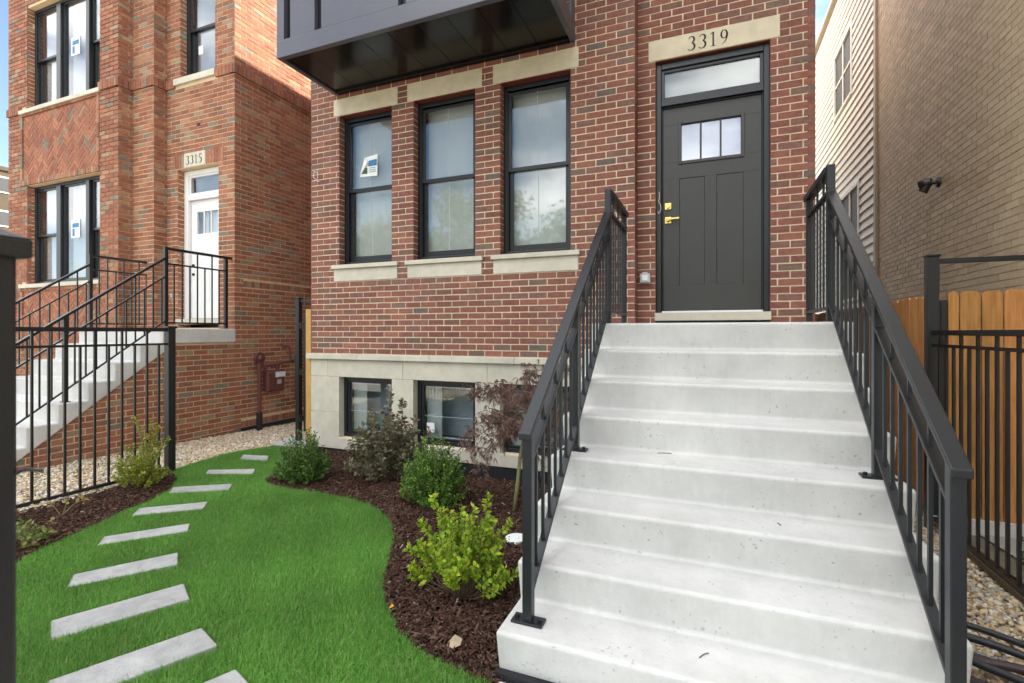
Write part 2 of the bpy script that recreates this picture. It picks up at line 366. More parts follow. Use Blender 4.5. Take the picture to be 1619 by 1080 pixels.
# serif numerals drawn as ribbons of varying width, unit height
def numeral(mb, ch, x, z, h, y0, y1):
    def rib(pts, wd):
        L = []; Rr = []
        for i, p in enumerate(pts):
            a = pts[max(i-1, 0)]; b = pts[min(i+1, len(pts)-1)]; dx, dz = b[0]-a[0], b[1]-a[1]; q = math.hypot(dx, dz) or 1
            nx, nz = -dz / q, dx / q; k = wd[i] / 2
            L.append((x + (p[0] + nx*k)*h, z + (p[1] + nz*k)*h)); Rr.append((x + (p[0] - nx*k)*h, z + (p[1] - nz*k)*h))
        for i in range(len(pts)-1):
            mb.prism([L[i], Rr[i], Rr[i+1], L[i+1]], 'y', y0, y1)
    def arc(cx, cz, rx, rz, a0, a1, n=14): return [(cx + rx*math.cos(R(a0 + (a1-a0)*i/n)), cz + rz*math.sin(R(a0 + (a1-a0)*i/n))) for i in range(n+1)]
    if ch == '3':
        p = arc(.24, .755, .19, .215, 160, -75); rib(p, [.04 + .085*max(0, math.cos(R(160 - 235*i/14)))**1.2 if math.cos(R(160 - 235*i/14)) > 0 else .045 for i in range(15)])
        p = arc(.22, .27, .235, .255, 80, -150, 16); rib(p, [.04 + .095*max(0, math.cos(R(80 - 230*i/16)))**1.2 for i in range(17)])
    elif ch == '1':
        rib([(.23, .02), (.23, .98)], [.10, .10]); rib([(.06, .86), (.23, .96)], [.03, .06]); rib([(.07, .015), (.39, .015)], [.03, .03])
    elif ch == '9':
        p = arc(.25, .68, .185, .285, 0, 360, 24); rib(p, [.04 + .075*abs(math.cos(2*math.pi*i/24))**1.3 for i in range(25)])
        p = arc(.02, .66, .43, .64, 5, -75, 12); rib(p, [.10 - .07*i/12 for i in range(13)])
    elif ch == '5':
        rib([(.13, .95), (.44, .95)], [.085, .085]); rib([(.14, .95), (.09, .56)], [.04, .04])
        p = arc(.19, .30, .25, .29, 115, -145, 18); rib(p, [.045 + .09*max(0, math.cos(R(115 - 260*i/18)))**1.2 for i in range(19)])
NUMW = {'3': .50, '1': .46, '9': .52, '5': .50}

# ================================================================== SETTING: ground
def patch(name, poly, ofs, mt, sub=None):
    mb = MB(); mb.add([(x, y, float(G(np.float64(y))) + ofs) for x, y in poly], [tuple(range(len(poly)))])
    o = mb.build(name, mt); return tag(o, kind='structure')
g = MB(); g.add([(-300, -300, -1.40), (300, -300, -1.40), (300, 300, -1.40), (-300, 300, -1.40)], [(0, 1, 2, 3)]); tag(g.build('ground', 'soil'), kind='structure')
g = MB(); g.box(-60, 60, -8.2, -4.9, -1.20, -1.03); tag(g.build('sidewalk', 'pavement'), kind='structure')
g = MB(); g.box(-60, 60, -17.5, -8.6, -1.30, -1.22); tag(g.build('road', 'asphalt'), kind='structure')
g = MB(); g.box(-60, 60, -8.6, -8.2, -1.30, -1.06); tag(g.build('kerb', 'pavement'), kind='structure')
BEDEDGE = [(.83, -1.20), (.86, -1.45), (1.0, -1.53), (1.25, -1.56), (1.55, -1.54), (1.98, -1.57), (2.20, -1.63), (2.40, -1.75), (2.57, -1.88), (2.70, -2.03), (2.80, -2.16), (2.87, -2.29), (2.95, -2.43), (3.04, -2.58), (3.14, -2.73), (3.26, -2.86), (3.42, -3.0), (3.61, -3.09), (3.80, -3.125), (3.95, -3.15)]
LAWN = [(-.27, -1.60), (-.40, -1.15), (-.48, -.75), (-.40, -.42), (-.30, -.27), (.25, -.30), (.62, -.62), (.80, -.95)] + BEDEDGE + [(3.95, -4.75), (1.75, -4.75), (1.40, -3.95), (1.10, -3.42), (.90, -3.14), (.78, -2.86), (.58, -2.45), (.55, -2.29), (.36, -2.0), (.10, -1.76), (-.12, -1.66)]
BED = [(.80, -.95), (.62, -.62), (.30, -.15), (.12, .03), (4.0, .03), (3.97, -3.15)] + BEDEDGE[::-1]
LBED = [(-.30, -1.70), (-.12, -1.66), (.10, -1.76), (.36, -2.0), (.55, -2.29), (.58, -2.45), (.78, -2.86), (.90, -3.14), (1.10, -3.42), (1.40, -3.95), (1.75, -4.75), (-.02, -4.75), (-.02, -3.2), (-.10, -2.3)]
GRAV = [(-1.66, 2.6), (-.02, 2.6), (-.02, .02), (-.30, -.27), (-.40, -.42), (-.48, -.75), (-.40, -1.15), (-.27, -1.60), (-.30, -1.70), (-.10, -2.3), (-.02, -3.2), (-.02, -4.75), (-1.66, -4.75)]
RGRAV = [(5.45, -4.7), (6.34, -4.7), (6.34, 3.0), (5.45, 3.0)]
def DIP(x, y):
    t_ = np.clip((y + .95) / .85, 0, 1); return .16 * np.clip(x / 2.0, .35, 1) * t_ * t_ * (3 - 2 * t_)
patch('lawn', LAWN, -.012, 'lawn_soil')
gx_, gy_ = np.meshgrid(np.linspace(.1, 4.0, 79), np.linspace(-3.2, .03, 66)); gp_ = np.stack([gx_.ravel(), gy_.ravel()], 1)
gv = [(x, y, float(G(y)) - .006 - float(DIP(x, y))) for x, y in gp_]; gf = []
ok = inpoly(gp_, BED)
for j_ in range(65):
    for i_ in range(78):
        q = [j_ * 79 + i_, j_ * 79 + i_ + 1, (j_ + 1) * 79 + i_ + 1, (j_ + 1) * 79 + i_]
        if sum(ok[k] for k in q) >= 2: gf.append(tuple(q))
mb = MB(); mb.add(gv, gf); tag(mb.build('mulch_bed', 'mulch_soil', smooth=True), kind='structure')
patch('mulch_bed', LBED, -.004, 'mulch_soil')
patch('gravel_strip', GRAV, -.03, 'gravel_bed'); patch('gravel_strip', RGRAV, -.03, 'gravel_bed')
patch('garden_path', [(6.45, .0), (7.15, .0), (7.15, -4.7), (6.62, -4.7)], .002, 'pavement')
patch('garden_soil', [(6.34, .3), (7.17, .3), (7.17, -4.7), (6.34, -4.7)], -.012, 'soil')
g = MB(); g.box(3.96, 5.5, -4.75, -3.115, -1.2, -1.071); tag(g.build('front_walk', 'concrete', bevel=.008), kind='structure')
g = MB(); g.add([(-.36, -.30, -1.135), (.20, -.30, -1.14), (.02, .0, -1.145), (-.02, .9, -1.15), (-.6, .9, -1.15), (-.5, .1, -1.14)], [(0, 1, 2, 3, 4, 5)]); tag(g.build('concrete_pad', 'paver'), kind='structure')

# stepping stones
PAV = [[(2.618, -3.34), (2.80, -3.40), (2.58, -3.86), (2.40, -3.79)], [(2.15, -3.10), (2.325, -3.19), (2.095, -3.638), (1.915, -3.554)], [(1.738, -2.854), (1.885, -2.955), (1.615, -3.35), (1.476, -3.25)],
       [(1.335, -2.50), (1.446, -2.59), (1.145, -2.965), (1.03, -2.86)], [(1.0, -2.12), (1.11, -2.238), (.767, -2.545), (.645, -2.42)], [(.725, -1.683), (.846, -1.815), (.464, -2.078), (.325, -1.95)],
       [(.455, -1.215), (.575, -1.35), (.16, -1.535), (.05, -1.42)], [(.089, -.726), (.25, -.89), (-.09, -.95), (-.22, -.80)], [(3.005, -3.48), (3.19, -3.54), (2.98, -4.0), (2.80, -3.92)]]
PL = ['stepping stone nearest the front walk, wide pale grey slab in lawn', 'wide pale grey stepping stone beside the leafy perennial bed', 'pale grey stepping stone in lawn, third of the walk from street end',
      'narrow grey stepping stone in lawn just past the dried plant', 'grey stepping stone at the lawn curve next to yellow-green shrub', 'grey stepping stone at the corner of the left mulch bed by fence post',
      'small grey stepping stone just past the fence end post', 'small far grey stepping stone beside gravel and round boxwood', 'grey stepping stone closest to the concrete stair foot, mostly cropped']
for q, lb in zip(PAV, PL):
    mb = MB(); zz = float(G(np.float64(sum(p[1] for p in q) / 4)))
    if sum((q[i][0]*q[(i+1) % 4][1] - q[(i+1) % 4][0]*q[i][1]) for i in range(4)) < 0: q = q[::-1]
    mb.prism(q, 'z', zz - .05, zz + .012)
    tag(mb.build('stepping_stone', 'paver', bevel=.006), lb, 'paver', 'stepping stones across the lawn')

# ================================================================== MAIN HOUSE
house = thing('brick_house', 'dark red brick house with limestone trim, charcoal door and black windows', 'house', (2.8, .1, -1.18))
OPX = [(.452, 1.228), (1.530, 2.3216), (2.623, 3.399)]
ROOF = 6.86; DY = .19
zs_, zl, zt = 16 * COURSE, 43 * COURSE, 46 * COURSE
HX1 = 5.575; BX1 = 4.04
bk = Bricks(PAL_MAIN, W_MAIN, 'brick')
op = []
for a, b in OPX: op += [(a, b, zs_, zl), (a - .085, b + .085, zl, zt), (a - .085, b + .085, 13 * COURSE, zs_)]
hid = lambda x, y, z: (z > 3.15 and .3 < x < 3.5 and y < .1) or (z < .33 and x > 3.9)
bk.lay(0, 0, 0, 0, BX1, 0, int(ROOF / COURSE), op, hide=hid)
dop = [(4.212 - BX1, 5.222 - BX1, .30, zl), (4.145 - BX1, 5.30 - BX1, zl, zt)]
bk.lay(BX1, DY, 0, 0, HX1 - BX1, 0, int(ROOF / COURSE), dop, phase=.02, hide=hid)
bk.lay(BX1, 0, R(90), 0, DY, 0, int(ROOF / COURSE), phase=.0, hide=hid)
for a, b in OPX:      # brick returns in the window reveals
    bk.lay(a, 0, R(90), .005, .10, zs_, 27, phase=.05)
    bk.lay(b, .10, R(-90), 0, .095, zs_, 27, phase=.05)
bk.lay(4.212, DY, R(90), .005, .06, 0.45, 36, phase=.03); bk.lay(5.222, DY + .06, R(-90), 0, .055, .45, 36, phase=.03)
unseen = lambda x, y, z: True
bk.lay(HX1, DY, R(90), 0, 6.6, -1.2, int((ROOF + 1.2) / COURSE), phase=.05, hide=unseen)
bk.lay(0, 6.0, R(-90), 0, 6.0, 0, int(ROOF / COURSE), phase=.05, hide=unseen)
bk.finish(house)
mb = MB(); bop = []
for a, b in OPX: bop += [(a - .004, b + .004, zs_, zl), (a - .004, b + .004, -1.037, -.288)]
wallboxes(mb, 0, 0, 0, .006, BX1 - .006, -1.3, ROOF, bop, .0035, .22)
wallboxes(mb, BX1, DY, 0, -.008, HX1 - BX1 - .006, -1.3, ROOF, [(4.208 - BX1, 5.226 - BX1, .33, zl)], .0035, .22)
mb.box(BX1 - .2, BX1 - .008, .228, DY + .2, -1.3, ROOF)
mb.box(.0035, .2, .228, 9.6, -1.3, ROOF); mb.box(HX1 - .2, HX1 - .0035, DY + .228, 9.6, -1.3, ROOF); mb.box(.2, HX1 - .2, 9.4, 9.6, -1.3, ROOF)
mb.build('wall', 'mortar', house)
mb = MB(); mb.box(-.03, HX1 + .03, -.03, 9.63, ROOF, ROOF + .12); mb.build('roof', 'roofing', house)
mb = MB(); mb.box(.25, HX1 - .25, 1.3, 1.4, -1.2, ROOF); mb.box(.25, HX1 - .25, .42, 1.3, .12, .2); mb.build('inner_wall', 'room_dark', house)
# limestone lintels, sills
for i, (a, b) in enumerate(OPX):
    MB().box(a - .085, b + .085, -.006, .14, zl + .002, zt - .004).build('lintel', 'warm_limestone', house, .004)
    MB().box(a + .001, b - .001, .004, .125, zl - .007, zl + .001).build('lintel_plate', 'lintel_steel', house)
    sl_ = MB().box(a - .08, b + .08, -.008, .14, 13 * COURSE + .004, zs_ - .052).build('sill_block', 'limestone', house, .004)
    MB().box(a - .10, b + .10, -.038, .14, zs_ - .050, zs_).build('sill_cap', 'limestone', sl_, .006)
# double-hung windows
def dhung(parent, x0, x1, z0, z1, y, film='film', mid=None, seam=True, name='window'):
    fr = MB(); fr.ring(x0, x1, z0, z1, .038, y, y + .10, .045, .05); fr.ring(x0 + .012, x1 - .012, z0 + .012, z1 - .012, .038, y + .012, y + .09)
    wn = fr.build(name, 'window_black', parent, .003)
    zm = mid if mid else z0 + (z1 - z0) * .5
    MB().ring(x0 + .05, x1 - .05, zm - .018, z1 - .062, .032, y + .022, y + .05, .04, .03).build('sash', 'window_black', wn, .002)
    MB().ring(x0 + .05, x1 - .05, z0 + .058, zm + .012, .042, y + .052, y + .08, .06, .03).build('sash', 'window_black', wn, .002)
    MB().box(x0 + .08, x1 - .08, y + .034, y + .038, zm + .02, z1 - .09).build('pane', 'glass', wn)
    MB().box(x0 + .09, x1 - .09, y + .064, y + .068, z0 + .115, zm - .016).build('pane', 'glass', wn)
    MB().box(x0 + .06, x1 - .06, y + .14, y + .145, z0 + .03, z1 - .03).build('shade', film, wn)
    if seam:
        c = (x0 + x1) / 2 - .01
        MB().box(c - .002, c + .002, y + .030, y + .033, zm + .02, z1 - .09).build('film_seam', 'seam_film', wn)
        MB().box(c - .002, c + .002, y + .060, y + .063, z0 + .115, zm - .02).build('film_seam', 'seam_film', wn)
    return wn
wins = [dhung(house, a, b, zs_, zl - .007, .095, mid=2.03) for a, b in OPX]
# basement: limestone base, windows
def stone(x0, x1, z0, z1, y0=-.004, y1=.14, bev=.004): return MB().box(x0 + .002, x1 - .002, y0, y1, z0 + .002, z1 - .002).build('stone_block', 'limestone', house, bev)
cj = [-.045, .755, 1.765, 2.80, 4.055]
for i in range(4): MB().box(cj[i] + .001, cj[i+1] - .001, -.045, .12, -.070, -.002).build('water_table_cap', 'limestone', house, .006)
hj = [0, .275, 1.385, 2.47, 3.46, 4.04]
for i in range(5): stone(hj[i], hj[i+1], -.288, -.071)
pr = [(0, .452), (1.228, 1.530), (2.3216, 2.623), (3.399, 4.04)]
for a, b in pr: stone(a, b, -.731, -.289); stone(a, b, -1.181, -.732)
for a, b in OPX:
    stone(a - .003, b + .003, -1.175, -1.037, -.022)
    fr = MB(); fr.ring(a, b, -1.036, -.29, .045, .085, .16); wn = fr.build('basement_window', 'window_black', house, .003)
    MB().ring(a + .045, b - .045, -.99, -.335, .028, .10, .14).build('sash', 'window_black', wn, .002)
    MB().box(a + .07, b - .07, .118, .122, -.965, -.36).build('pane', 'dark_glass', wn)
    MB().box(a + .05, b - .05, .45, .46, -1.0, -.3).build('room_back', 'pale_blind', wn)
    MB().box(a + .06, a + .26, .20, .21, -1.0, -.3).build('inner_frame', 'film', wn)
    MB().box(a + .06, b - .06, .126, .129, -.716, -.711).build('sash_cord', 'plastic_white', wn)
    MB().box(a + .06, b - .06, .16, .30, -1.02, -.985).build('inner_sill', 'plastic_white', wn)
MB().box(1.64, 1.74, .112, .116, -.90, -.79).build('window_label', 'paper', house)
MB().box(.004, 4.036, -.003, .10, -1.50, -1.1815).build('foundation_membrane', 'membrane', house)
# door
dl = MB().box(4.145, 5.30, DY - .006, DY + .10, zl + .002, zt - .004).build('lintel', 'warm_limestone', house, .004)
nb = MB(); x = 4.512; H = .136
for ch in '3319': numeral(nb, ch, x, 2.977, H, DY - .0085, DY - .004); x += NUMW[ch] * H + .030
nb.build('house_number', 'numeral_black', dl)
MB().box(4.214, 5.22, DY + .004, DY + .09, zl - .007, zl + .001).build('lintel_plate', 'lintel_steel', house)
MB().box(4.205, 5.228, DY - .03, DY + .16, .378, .455).build('door_sill', 'limestone', house, .005)
MB().box(4.21, 5.224, DY + .0, DY + .10, .31, .376).build('under_sill_strip', 'membrane', house)  # near-black strip filling the height between landing and door sill
fr = MB(); fy = DY + .045
fr.box(4.213, 4.262, fy, fy + .10, .456, 2.932); fr.box(5.172, 5.221, fy, fy + .10, .456, 2.932); fr.box(4.262, 5.172, fy, fy + .10, 2.87, 2.932); fr.box(4.262, 5.172, fy, fy + .10, 2.505, 2.565)
fr.box(4.262, 4.274, fy + .03, fy + .1, .456, 2.505); fr.box(5.160, 5.172, fy + .03, fy + .1, .456, 2.505); fr.box(4.274, 5.160, fy + .03, fy + .1, 2.49, 2.505)
df = fr.build('door_frame', 'grey_metal', house, .004)
tr = MB().ring(4.262, 5.172, 2.565, 2.87, .03, fy + .02, fy + .06).build('transom', 'grey_metal', house, .003)
MB().box(4.29, 5.145, fy + .038, fy + .042, 2.59, 2.845).build('pane', 'glass', tr); MB().box(4.28, 5.15, fy + .12, fy + .125, 2.57, 2.86).build('shade', 'film', tr)
MB().box(4.27, 5.165, fy - .01, fy + .06, .457, .474).build('threshold', 'plastic_white', house, .002)
d0, d1, dz0, dz1 = 4.276, 5.158, .478, 2.488; yy = fy + .045
db = MB(); gx0, gx1, gz0, gz1 = 4.448, 4.985, 1.952, 2.322
px = [(4.431, 4.663), (4.77, 5.004)]; pz = (.728, 1.784)
wallboxes(db, 0, yy, 0, d0, d1, dz0, dz1, [(gx0, gx1, gz0, gz1)] + [(a, b, *pz) for a, b in px], 0, .042)
door = db.build('door', 'door_paint', house, .002)
for a, b in px:
    MB().box(a + .001, b - .001, yy + .006, yy + .03, pz[0] + .001, pz[1] - .001).build('door_panel', 'door_paint', door, .002)
MB().ring(gx0 - .028, gx1 + .028, gz0 - .028, gz1 + .028, .03, yy - .012, yy + .01).build('lite_moulding', 'door_paint', door, .003)
gw = (gx1 - gx0) / 3
for i in range(3): MB().box(gx0 + i * gw + .004, gx0 + (i + 1) * gw - .004, yy + .016, yy + .02, gz0, gz1).build('door_pane', 'door_glass', door)
for i in (1, 2): MB().box(gx0 + i * gw - .009, gx0 + i * gw + .009, yy + .002, yy + .03, gz0, gz1).build('muntin', 'door_paint', door, .002)
MB().box(gx0, gx1, yy + .06, yy + .065, gz0, gz1).build('door_shade', 'white_film', door)
lk = MB().box(4.292, 4.356, yy - .012, yy, 1.486, 1.55).build('lock_plate', 'brass', door, .003); MB().tube([(4.324, yy - .012, 1.518), (4.324, yy - .03, 1.518)], .022, 16).build('lock_cylinder', 'brass', lk, .002)
hp = MB().box(4.292, 4.356, yy - .012, yy, 1.347, 1.411).build('handle_plate', 'brass', door, .003)
MB().tube([(4.324, yy - .012, 1.379), (4.324, yy - .045, 1.379)], [.02, .016], 16).bar((4.316, yy - .045, 1.382), (4.432, yy - .045, 1.388), .012, .016).build('handle_lever', 'brass', hp, .002)
lt = [(4.243, fy - .006, 1.66), (4.246, fy - .012, 1.60), (4.238, fy - .014, 1.56), (4.255, fy - .016, 1.53), (4.262, fy - .016, 1.49), (4.25, fy - .016, 1.45), (4.236, fy - .012, 1.44), (4.232, fy - .012, 1.47)]
MB().tube(lt, .0025, 6).build('wire_loop', 'plastic_white', df)
# outlet box beside the door
ob = thing('outlet_box', 'grey weatherproof outlet box on brick beside the front door', 'outlet', (4.11, DY - .04, .75))
MB().box(4.065, 4.165, DY - .055, DY - .003, .755, .845).build('cover', 'plastic_grey', ob, .008); MB().box(4.085, 4.145, DY - .062, DY - .054, .772, .828).build('lid', 'plastic_white', ob, .006); MB().box(4.09, 4.14, DY - .05, DY - .01, .845, .86).build('hinge', 'plastic_grey', ob, .003)
# wire stub on the wall by first window
wl = [(.10, -.012, 2.19), (.07, -.03, 2.22), (.085, -.035, 2.29), (.13, -.03, 2.27), (.135, -.025, 2.20), (.11, -.02, 2.17), (.15, -.02, 2.16)]
tag(MB().tube([(.10, .0, 2.19)] + wl, .004, 6).build('wire_stub', 'plastic_white'), 'coiled white wire sticking out of brick left of the windows', 'wire')
# metal bay overhead
BXa, BXb, BYf, BZ = .398, 3.451, -.903, 3.20
bay = MB(); bay.box(BXa, BXb, BYf, BYf + .06, BZ, BZ + .185); bay.box(BXa, BXa + .05, BYf + .06, -.0, BZ, BZ + .185); bay.box(BXb - .05, BXb, BYf + .06, 0, BZ, BZ + .185)
bay = bay.build('metal_bay', 'bay_metal', house, .006)
MB().box(BXa + .05, BXb - .05, BYf + .06, -.0, BZ + .05, ROOF - 1).build('bay_core', 'window_black', bay)
ns = 9; sw = (BXb - BXa - .10) / ns
for i in range(ns):
    a = BXa + .05 + i * sw
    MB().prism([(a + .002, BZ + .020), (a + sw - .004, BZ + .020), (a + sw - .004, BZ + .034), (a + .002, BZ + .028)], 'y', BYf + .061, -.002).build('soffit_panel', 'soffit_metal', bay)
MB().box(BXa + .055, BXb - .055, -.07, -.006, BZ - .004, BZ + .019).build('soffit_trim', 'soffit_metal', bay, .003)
zp0, zp1 = BZ + .186, 5.2
xs = [BXa, BXa + .10, BXa + .19, BXa + .52, BXa + .61, BXa + 1.55, BXa + 1.64, BXa + 2.1, BXa + 2.2, BXb - .1, BXb]
for i in range(0, len(xs) - 1, 2):
    a, b = xs[i], xs[i+1]
    MB().box(a, b, BYf + .004, BYf + .06, zp0, zp1).build('bay_post', 'bay_metal', bay, .004)
for i in range(1, len(xs) - 1, 2):
    a, b = xs[i], xs[i+1]
    if b - a > .3: 
        q = MB(); q.add([(a + .06, BYf + .05, zp0), (b - .06, BYf + .05, zp0), (b - .06, BYf + .05, zp0 + .9), (a + .06, BYf + .015, zp0 + .9)], [(0, 1, 2), (0, 2, 3)]); q.build('bay_panel', 'bay_metal', bay)
MB().box(BXb - .05, BXb - .004, BYf + .06, BYf + .16, zp0, zp1).build('bay_post', 'bay_metal', bay, .004); MB().box(BXb - .05, BXb - .004, -.14, -.0, zp0, zp1).build('bay_post', 'bay_metal', bay, .004)
MB().box(BXb - .03, BXb - .02, BYf + .16, -.14, zp0, zp1).build('bay_side_pane', 'dark_glass', bay)
MB().box(BXa + .004, BXa + .05, BYf + .06, -.0, zp0, zp1).build('bay_side_panel', 'bay_metal', bay, .004)
# peeling sticker on the first window
st = thing('window_sticker', 'peeling white and blue sticker on the first upper window pane', 'sticker', (.80, .10, 2.10))
yS = .095 + .026
q = MB(); q.add([(.70, yS, 2.115), (.90, yS - .006, 2.105), (.905, yS - .012, 2.30), (.76, yS - .001, 2.285)], [(0, 1, 2, 3)]); q.build('sheet', 'paper', st)
q = MB(); q.add([(.70, yS - .004, 2.12), (.805, yS - .026, 2.235), (.76, yS - .006, 2.288)], [(0, 1, 2)]); q.build('folded_corner', 'paper', st)
q = MB(); q.add([(.80, yS - .010, 2.20), (.895, yS - .014, 2.20), (.898, yS - .016, 2.255), (.81, yS - .012, 2.25)], [(0, 1, 2, 3)]); q.build('print', 'blue_ink', st)
q = MB(); q.add([(.725, yS - .006, 2.14), (.79, yS - .007, 2.135), (.79, yS - .009, 2.19), (.77, yS - .012, 2.19)], [(0, 1, 2, 3)]); q.build('print', 'green_ink', st)
for k in range(3):
    q = MB(); zz = 2.18 - k * .018; q.add([(.81, yS - .009, zz), (.885, yS - .011, zz), (.885, yS - .011, zz + .005), (.81, yS - .009, zz + .005)], [(0, 1, 2, 3)]); q.build('print_line', 'blue_ink', st)

st.scale = (1.35, 1, 1.35); st.location.z += .075

# ================================================================== STAIRS
Z0, RISE, Y0, RUN, SL = -1.0686, .1746, -3.3392, .2333, .036
SX0, SX1 = 3.9386, 5.4935
stair = thing('concrete_staircase', 'wide pale concrete staircase of eight risers up to the charcoal door', 'stairs', (4.7, -2.2, -1.07))
def stair_profile(n, y0, z0, run, rise, slant, yback):
    p = [(y0 + run + slant, z0 - .2)]
    for k in range(1, n + 1):
        p.append((y0 + k * run + slant, z0 + (k - 1) * rise)); p.append((y0 + k * run, z0 + k * rise))
    p += [(yback, z0 + n * rise), (yback, z0 - .2)]
    return p
pf = stair_profile(8, Y0, Z0, RUN, RISE, SL, DY - .002)
MB().prism(pf[1:] if False else pf, 'x', SX0, SX1).build('steps', 'concrete', stair, .020, seg=4)
MB().box(SX0 - .004, SX1 + .004, Y0 + RUN + .0, Y0 + RUN + .03, -1.075, Z0 + .017).build('joint_strip', 'membrane', stair)
def nz(y): return Z0 + RISE * (y - Y0) / RUN
for i, (x, y, z, a, ln) in enumerate([(4.46, -2.17, Z0 + 4 * RISE, .2, .07), (4.68, -2.98, Z0 + RISE, .9, .05), (4.99, -2.52, Z0 + 3 * RISE, 2.0, .025)]):
    c = [(x + math.cos(a) * t * ln, y + math.sin(a) * t * ln + .008 * math.sin(t * 3), z + .003) for t in (0, .3, .6, 1)]
    tag(MB().tube(c, .0018, 5).build('twig', 'bark'), ['short dark twig lying on the middle tread of the concrete stairs', 'bent dark twig lying on the lowest tread of concrete stairs', 'tiny dark twig on the third tread of concrete stairs'][i], 'twig', 'twigs on the steps')

def stair_rail(X, name_label):
    t = thing('stair_railing', name_label, 'railing', (X, -2.2, -1.0), 'railings of the charcoal-door stairs')
    PM = 'grey_metal'
    yb, ym, yu, ye = -2.998, -2.262, -1.345, -.645
    zt_ = lambda y: nz(y) + .702; zsec = lambda y: nz(y) + .560; zb = lambda y: nz(y) + .030
    def post(y, z0_, z1_, plate=True, w_=.040):
        p = MB().box(X - w_/2, X + w_/2, y - w_/2, y + w_/2, z0_, z1_).build('post', PM, t, .003)
        if plate:
            q = MB(); q.box(X - .065, X + .065, y - .032, y + .032, z0_ + .001, z0_ + .011); pl = q.build('base_plate', PM, p, .002)
            for s_ in (-.047, .047): MB().tube([(X + s_, y, z0_ + .011), (X + s_, y, z0_ + .022)], .009, 6).build('bolt', PM, p)
    post(yb, Z0 + RISE, zt_(yb) - .015); post(ym, Z0 + 4 * RISE, zt_(ym) - .015); post(yu, Z0 + 8 * RISE, 1.285, False, .044); post(ye, Z0 + 8 * RISE, 1.245, False)
    MB().slopebar(X, .054, yb - .045, zt_(yb - .045), yu - .024, zt_(yu - .024), .027).build('top_rail', PM, t, .004)
    MB().slopebar(X, .036, yb + .020, zsec(yb + .020), yu - .022, zsec(yu - .022), .017).build('second_rail', PM, t, .002)
    MB().slopebar(X, .036, yb + .020, zb(yb + .020), yu - .022, zb(yu - .022), .018).build('bottom_rail', PM, t, .002)
    for (a, b, n) in ((yb, ym, 7), (ym, yu, 9)):
        for i in range(n):
            y = a + (b - a) * (i + 1) / (n + 1)
            tall = i % 2 == 1
            MB().box(X - .0065, X + .0065, y - .0065, y + .0065, zb(y) + .002, (zt_(y) - .015) if tall else zsec(y)).build('baluster', PM, t)
    MB().box(X - .03, X + .03, yu + .026, ye + .06, 1.245, 1.283).build('top_rail', PM, t, .003)
    MB().box(X - .018, X + .018, yu + .026, ye - .024, 1.115, 1.135).build('second_rail', PM, t, .002)
    MB().box(X - .018, X + .018, yu + .026, ye - .024, .405, .425).build('bottom_rail', PM, t, .002)
    for i in range(6):
        y = yu + (ye - yu) * (i + 1) / 7
        MB().box(X - .0065, X + .0065, y - .0065, y + .0065, .425, 1.246 if i % 2 else 1.116).build('baluster', PM, t)
stair_rail(4.04, 'charcoal steel stair railing on the garden side, beside the red maple')
stair_rail(5.395, 'charcoal steel stair railing on the gravel side, beside the cedar gate')

# ================================================================== LEFT HOUSE
LX = -1.65; YA, YB, YC = .234, .042, -.158; XA, XB, XC = -3.119, -3.628, -6.69; LROOF = 8.0; LZ0 = -1.135
lh = thing('orange_brick_house', 'orange-red brick house with white door, herringbone panels and triple windows', 'house', (-3.5, .5, -1.2))
lb = Bricks(PAL_LEFT, W_LEFT, 'brick'); nr = int((LROOF - LZ0) / COURSE)
lhid = lambda x, y, z: (y > 1.75) or (z < .2)
side_rl = [(.10, 9, .930, 1.022), (.10, 9, LZ0, LZ0 + .10), (-.1, 9, 4.003, 4.14)]
lb.lay(LX, YA, R(90), 0, 6.5, LZ0, nr, [(.14, 9, .925, 1.025), (.10, 9, LZ0, LZ0 + .10), (-.1, 9, 4.0, 4.14)], hide=lhid)
lb.rowlock(LX, YA, R(90), .14, 6.4, .927, 1.025, proud=.002); lb.rowlock(LX, YA, R(90), .10, 6.4, LZ0, LZ0 + .10, proud=.002)
def belt(ox, oy, th, s0, s1):
    lb.rowlock(ox, oy, th, s0, s1, 4.003, 4.14, proud=.03)
belt(LX, YA, R(90), -.03, 6.4)
wA = (-2.813, -2.05, 4.14, 5.85); dA = (-2.87, -1.978, .33, 2.76)
rel = lambda o, x0: (o[0] - x0, o[1] - x0, o[2], o[3])
beltA = [(-9, 9, 4.0, 4.14)]
lb.lay(XA, YA, 0, 0, LX - XA, LZ0, nr, [rel(wA, XA), rel(dA, XA), rel((-2.98, -1.88, 2.76, 2.98), XA)] + beltA, hide=lhid)
belt(XA, YA, 0, 0, .20); belt(XA, YA, 0, 1.10, LX - XA)
lb.rowlock(XA, YA, 0, .14, .385, 2.765, 2.98, proud=.002); lb.rowlock(XA, YA, 0, .862, 1.24, 2.765, 2.98, proud=.002)
lb.lay(XA, YB, R(90), 0, YA - YB, LZ0, nr, beltA, phase=.05); belt(XA, YB, R(90), -.03, YA - YB)
lb.lay(XB, YB, 0, 0, XA - XB, LZ0, nr, beltA, phase=.05); belt(XB, YB, 0, 0, XA - XB)
lb.lay(XB, YC, R(90), 0, YB - YC, LZ0, nr, beltA, phase=.05); belt(XB, YC, R(90), -.03, YB - YC)
w1 = (-6.104, -4.081, 1.08, 2.76); w2 = (-6.104, -4.081, 4.06, 5.80); hp1 = (-6.23, -4.16, 2.86, 3.95); hp0 = (-6.23, -4.16, -.05, .96)
fr1 = (-6.30, -4.09, 2.76, 4.06); fr0 = (-6.30, -4.09, -.12, 1.08)
lb.lay(XC, YC, 0, 0, XB - XC, LZ0, nr, [rel(w1, XC), rel(w2, XC), rel(fr1, XC), rel(fr0, XC)] + beltA, hide=lhid)
